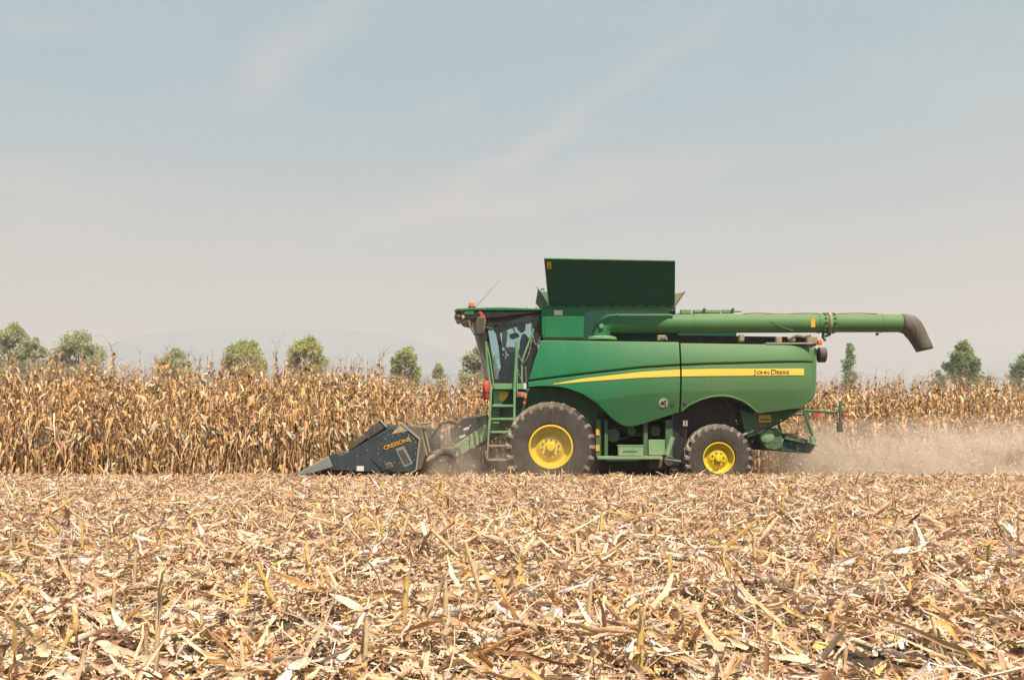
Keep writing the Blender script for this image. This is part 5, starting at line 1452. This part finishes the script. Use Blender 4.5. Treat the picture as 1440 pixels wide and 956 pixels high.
# ------------------------------------------------------------------ trees
def tree(kind, px0, px1, top, Y, pal, label, seed, lobes=7, columnar=False, dens=1.0):
    rng = np.random.default_rng(seed)
    cx = ((px0 + px1) / 2 - 720) * Y / F; wd = (px1 - px0) * Y / F; ht = H + (HOR - top) * Y / F
    r = bpy.data.objects.new(kind, None); sc.collection.objects.link(r); r.location = (cx, Y, 0)
    tagit(r, label, 'tree')
    tr = MB(); br = []
    trunk_top = ht * (0.9 if columnar else 0.55)
    tr.tube([(0, 0, -0.2), (0.1, 0, ht * 0.2), (-0.1, 0.05, trunk_top * 0.7), (0, 0, trunk_top)], [wd * 0.04 + 0.12, wd * 0.03 + 0.1, wd * 0.02 + 0.06, 0.04], 8)
    cen = []
    if columnar:
        for k in range(16):
            f = 0.12 + 0.86 * k / 15; rr_ = wd * 0.5 * min(1.0, 1.25 * math.sin(math.pi * min(0.93, 0.22 + 0.72 * f)) ** 0.8) * 0.62
            a_ = rng.uniform(0, 6.28); cen.append((rr_ * 0.22 * math.cos(a_), rr_ * 0.22 * math.sin(a_), ht * f * 0.985 - 0.3, rr_ * 1.05, ht * 0.075))
    else:
        nl_ = lobes + 8
        for k in range(nl_):
            uu = -1 + 2 * (k + rng.uniform(0.1, 0.9)) / nl_; w2 = rng.uniform(-0.6, 0.6)
            s_ = wd * rng.uniform(0.11, 0.17)
            zt = ht * (1 - 0.20 * abs(uu) ** 2.2 - rng.uniform(0, 0.13)) - s_ * 0.9
            cen.append((uu * (wd * 0.5 - s_ * 0.9), w2 * wd * 0.4, zt, s_, s_ * 0.9))
            if k % 2: cen.append((uu * wd * 0.36, w2 * wd * 0.3, ht * rng.uniform(0.5, 0.7), s_ * 1.4, s_ * 1.4))
        cen.append((rng.normal(0, wd * 0.1), 0, ht - wd * 0.12, wd * 0.13, wd * 0.12))
    for c in cen[::1 if not columnar else 2]:
        tr.tube([(0, 0, min(c[2] * 0.6, trunk_top * 0.7)), (c[0] * 0.5, c[1] * 0.5, c[2] * 0.78), (c[0], c[1], c[2])], [wd * 0.012 + 0.04, wd * 0.008 + 0.03, 0.02], 5)
    me = tr.build('trunk', 'bark')
    me.parent = r
    # leaf sprays
    P, Cc = [], []
    for c in cen:
        # sub-clumps scattered over the lobe
        nb = int(11 if not columnar else 7)
        for b in range(nb):
            d = nrm(rng.normal(0, 1, 3)); cc = np.array(c[:3]) + d * np.array([c[3], c[3], c[4]]) * rng.uniform(0.35, 1.0)
            n_ = int(rng.uniform(35, 80) * dens); sg_ = c[3] * rng.uniform(0.22, 0.42)
            P.append(cc + rng.normal(0, 1, (n_, 3)) * sg_ * np.array([1, 1, 0.8]))
            tone = rng.uniform(0.75, 1.2); base_ = np.array(pal[rng.integers(len(pal))])
            Cc.append(np.clip(base_ * tone * (1 + rng.normal(0, 0.12, (n_, 1))), 0.005, 0.6))
    P = np.concatenate(P); Cc = np.concatenate(Cc); n_ = len(P)
    P[:, 2] = np.minimum(P[:, 2], ht)
    L_ = rng.uniform(0.16, 0.36, n_) * (Y / 150) ** 0.5
    v1 = ribbons(P, nrm(rng.normal(0, 1, (n_, 3))), rng.normal(0, 0.3, (n_, 3)), L_, L_ * 0.7, Cc, 2, [0.4, 1, 0.3], np.stack([rng.uniform(0, 6, n_), rng.normal(0, 0.5, n_)], -1))
    o = numpy_mesh('crown', *v1, M['tree']); o.parent = r
YG = [(0.804, 0.82, 0.351), (0.82, 0.82, 0.42), (0.629, 0.734, 0.298)]
YL = [(0.82, 0.82, 0.233), (0.82, 0.82, 0.25), (0.555, 0.644, 0.233), (0.701, 0.73, 0.233)]
DG = [(0.331, 0.48, 0.248), (0.463, 0.596, 0.314), (0.53, 0.629, 0.331)]
tree('poplar_tree', -8, 46, 455, 150, YG, 'broad pale green tree cut by the left edge of the photo', 1)
tree('poplar_tree', 33, 67, 476, 165, YG, 'low yellowish tree between the leftmost tree and the wide double-crowned one', 2, 5)
tree('poplar_tree', 70, 150, 464, 150, YG, 'wide green tree with two rounded crowns over the corn on the left', 3, 11)
tree('poplar_tree', 217, 271, 489, 175, YG, 'small pair of greyish green crowns second from the wide double-crowned tree', 4)
tree('poplar_tree', 311, 375, 477, 165, YL, 'wide yellow-green tree in front of the middle of the faint mountain', 5, 8)
tree('poplar_tree', 404, 461, 473, 160, YL, 'tall rounded bright yellow-green tree above the corn left of the header', 6)
tree('poplar_tree', 547, 592, 488, 165, YL, 'rounded yellow-green tree above the corn behind the header end shield', 7)
tree('poplar_tree', 608, 625, 512, 200, YG, 'tiny grey-green tree top between two larger ones left of the cab', 8, 3)
tree('poplar_tree', 643, 702, 487, 140, YG, 'pale olive tree half hidden behind the cab windscreen', 9)
tree('cypress_poplar', 1182, 1207, 484, 150, DG, 'narrow columnar dark tree behind the tail of the harvester', 10, columnar=True, dens=1.6)
tree('bush_tree', 1312, 1330, 522, 190, DG, 'small dark bushy tree left of the tall tree under the spout', 11, 3)
tree('poplar_tree', 1331, 1379, 480, 150, [(0.34, 0.45, 0.20), (0.42, 0.50, 0.24), (0.36, 0.44, 0.18)], 'upright green tree right of the rubber spout', 12, 8)
tree('poplar_tree', 1374, 1400, 530, 170, DG, 'low dark crown right beside the upright green tree', 14, 3)
tree('poplar_tree', 1423, 1475, 493, 150, DG, 'green tree cut by the right edge of the photo', 13)
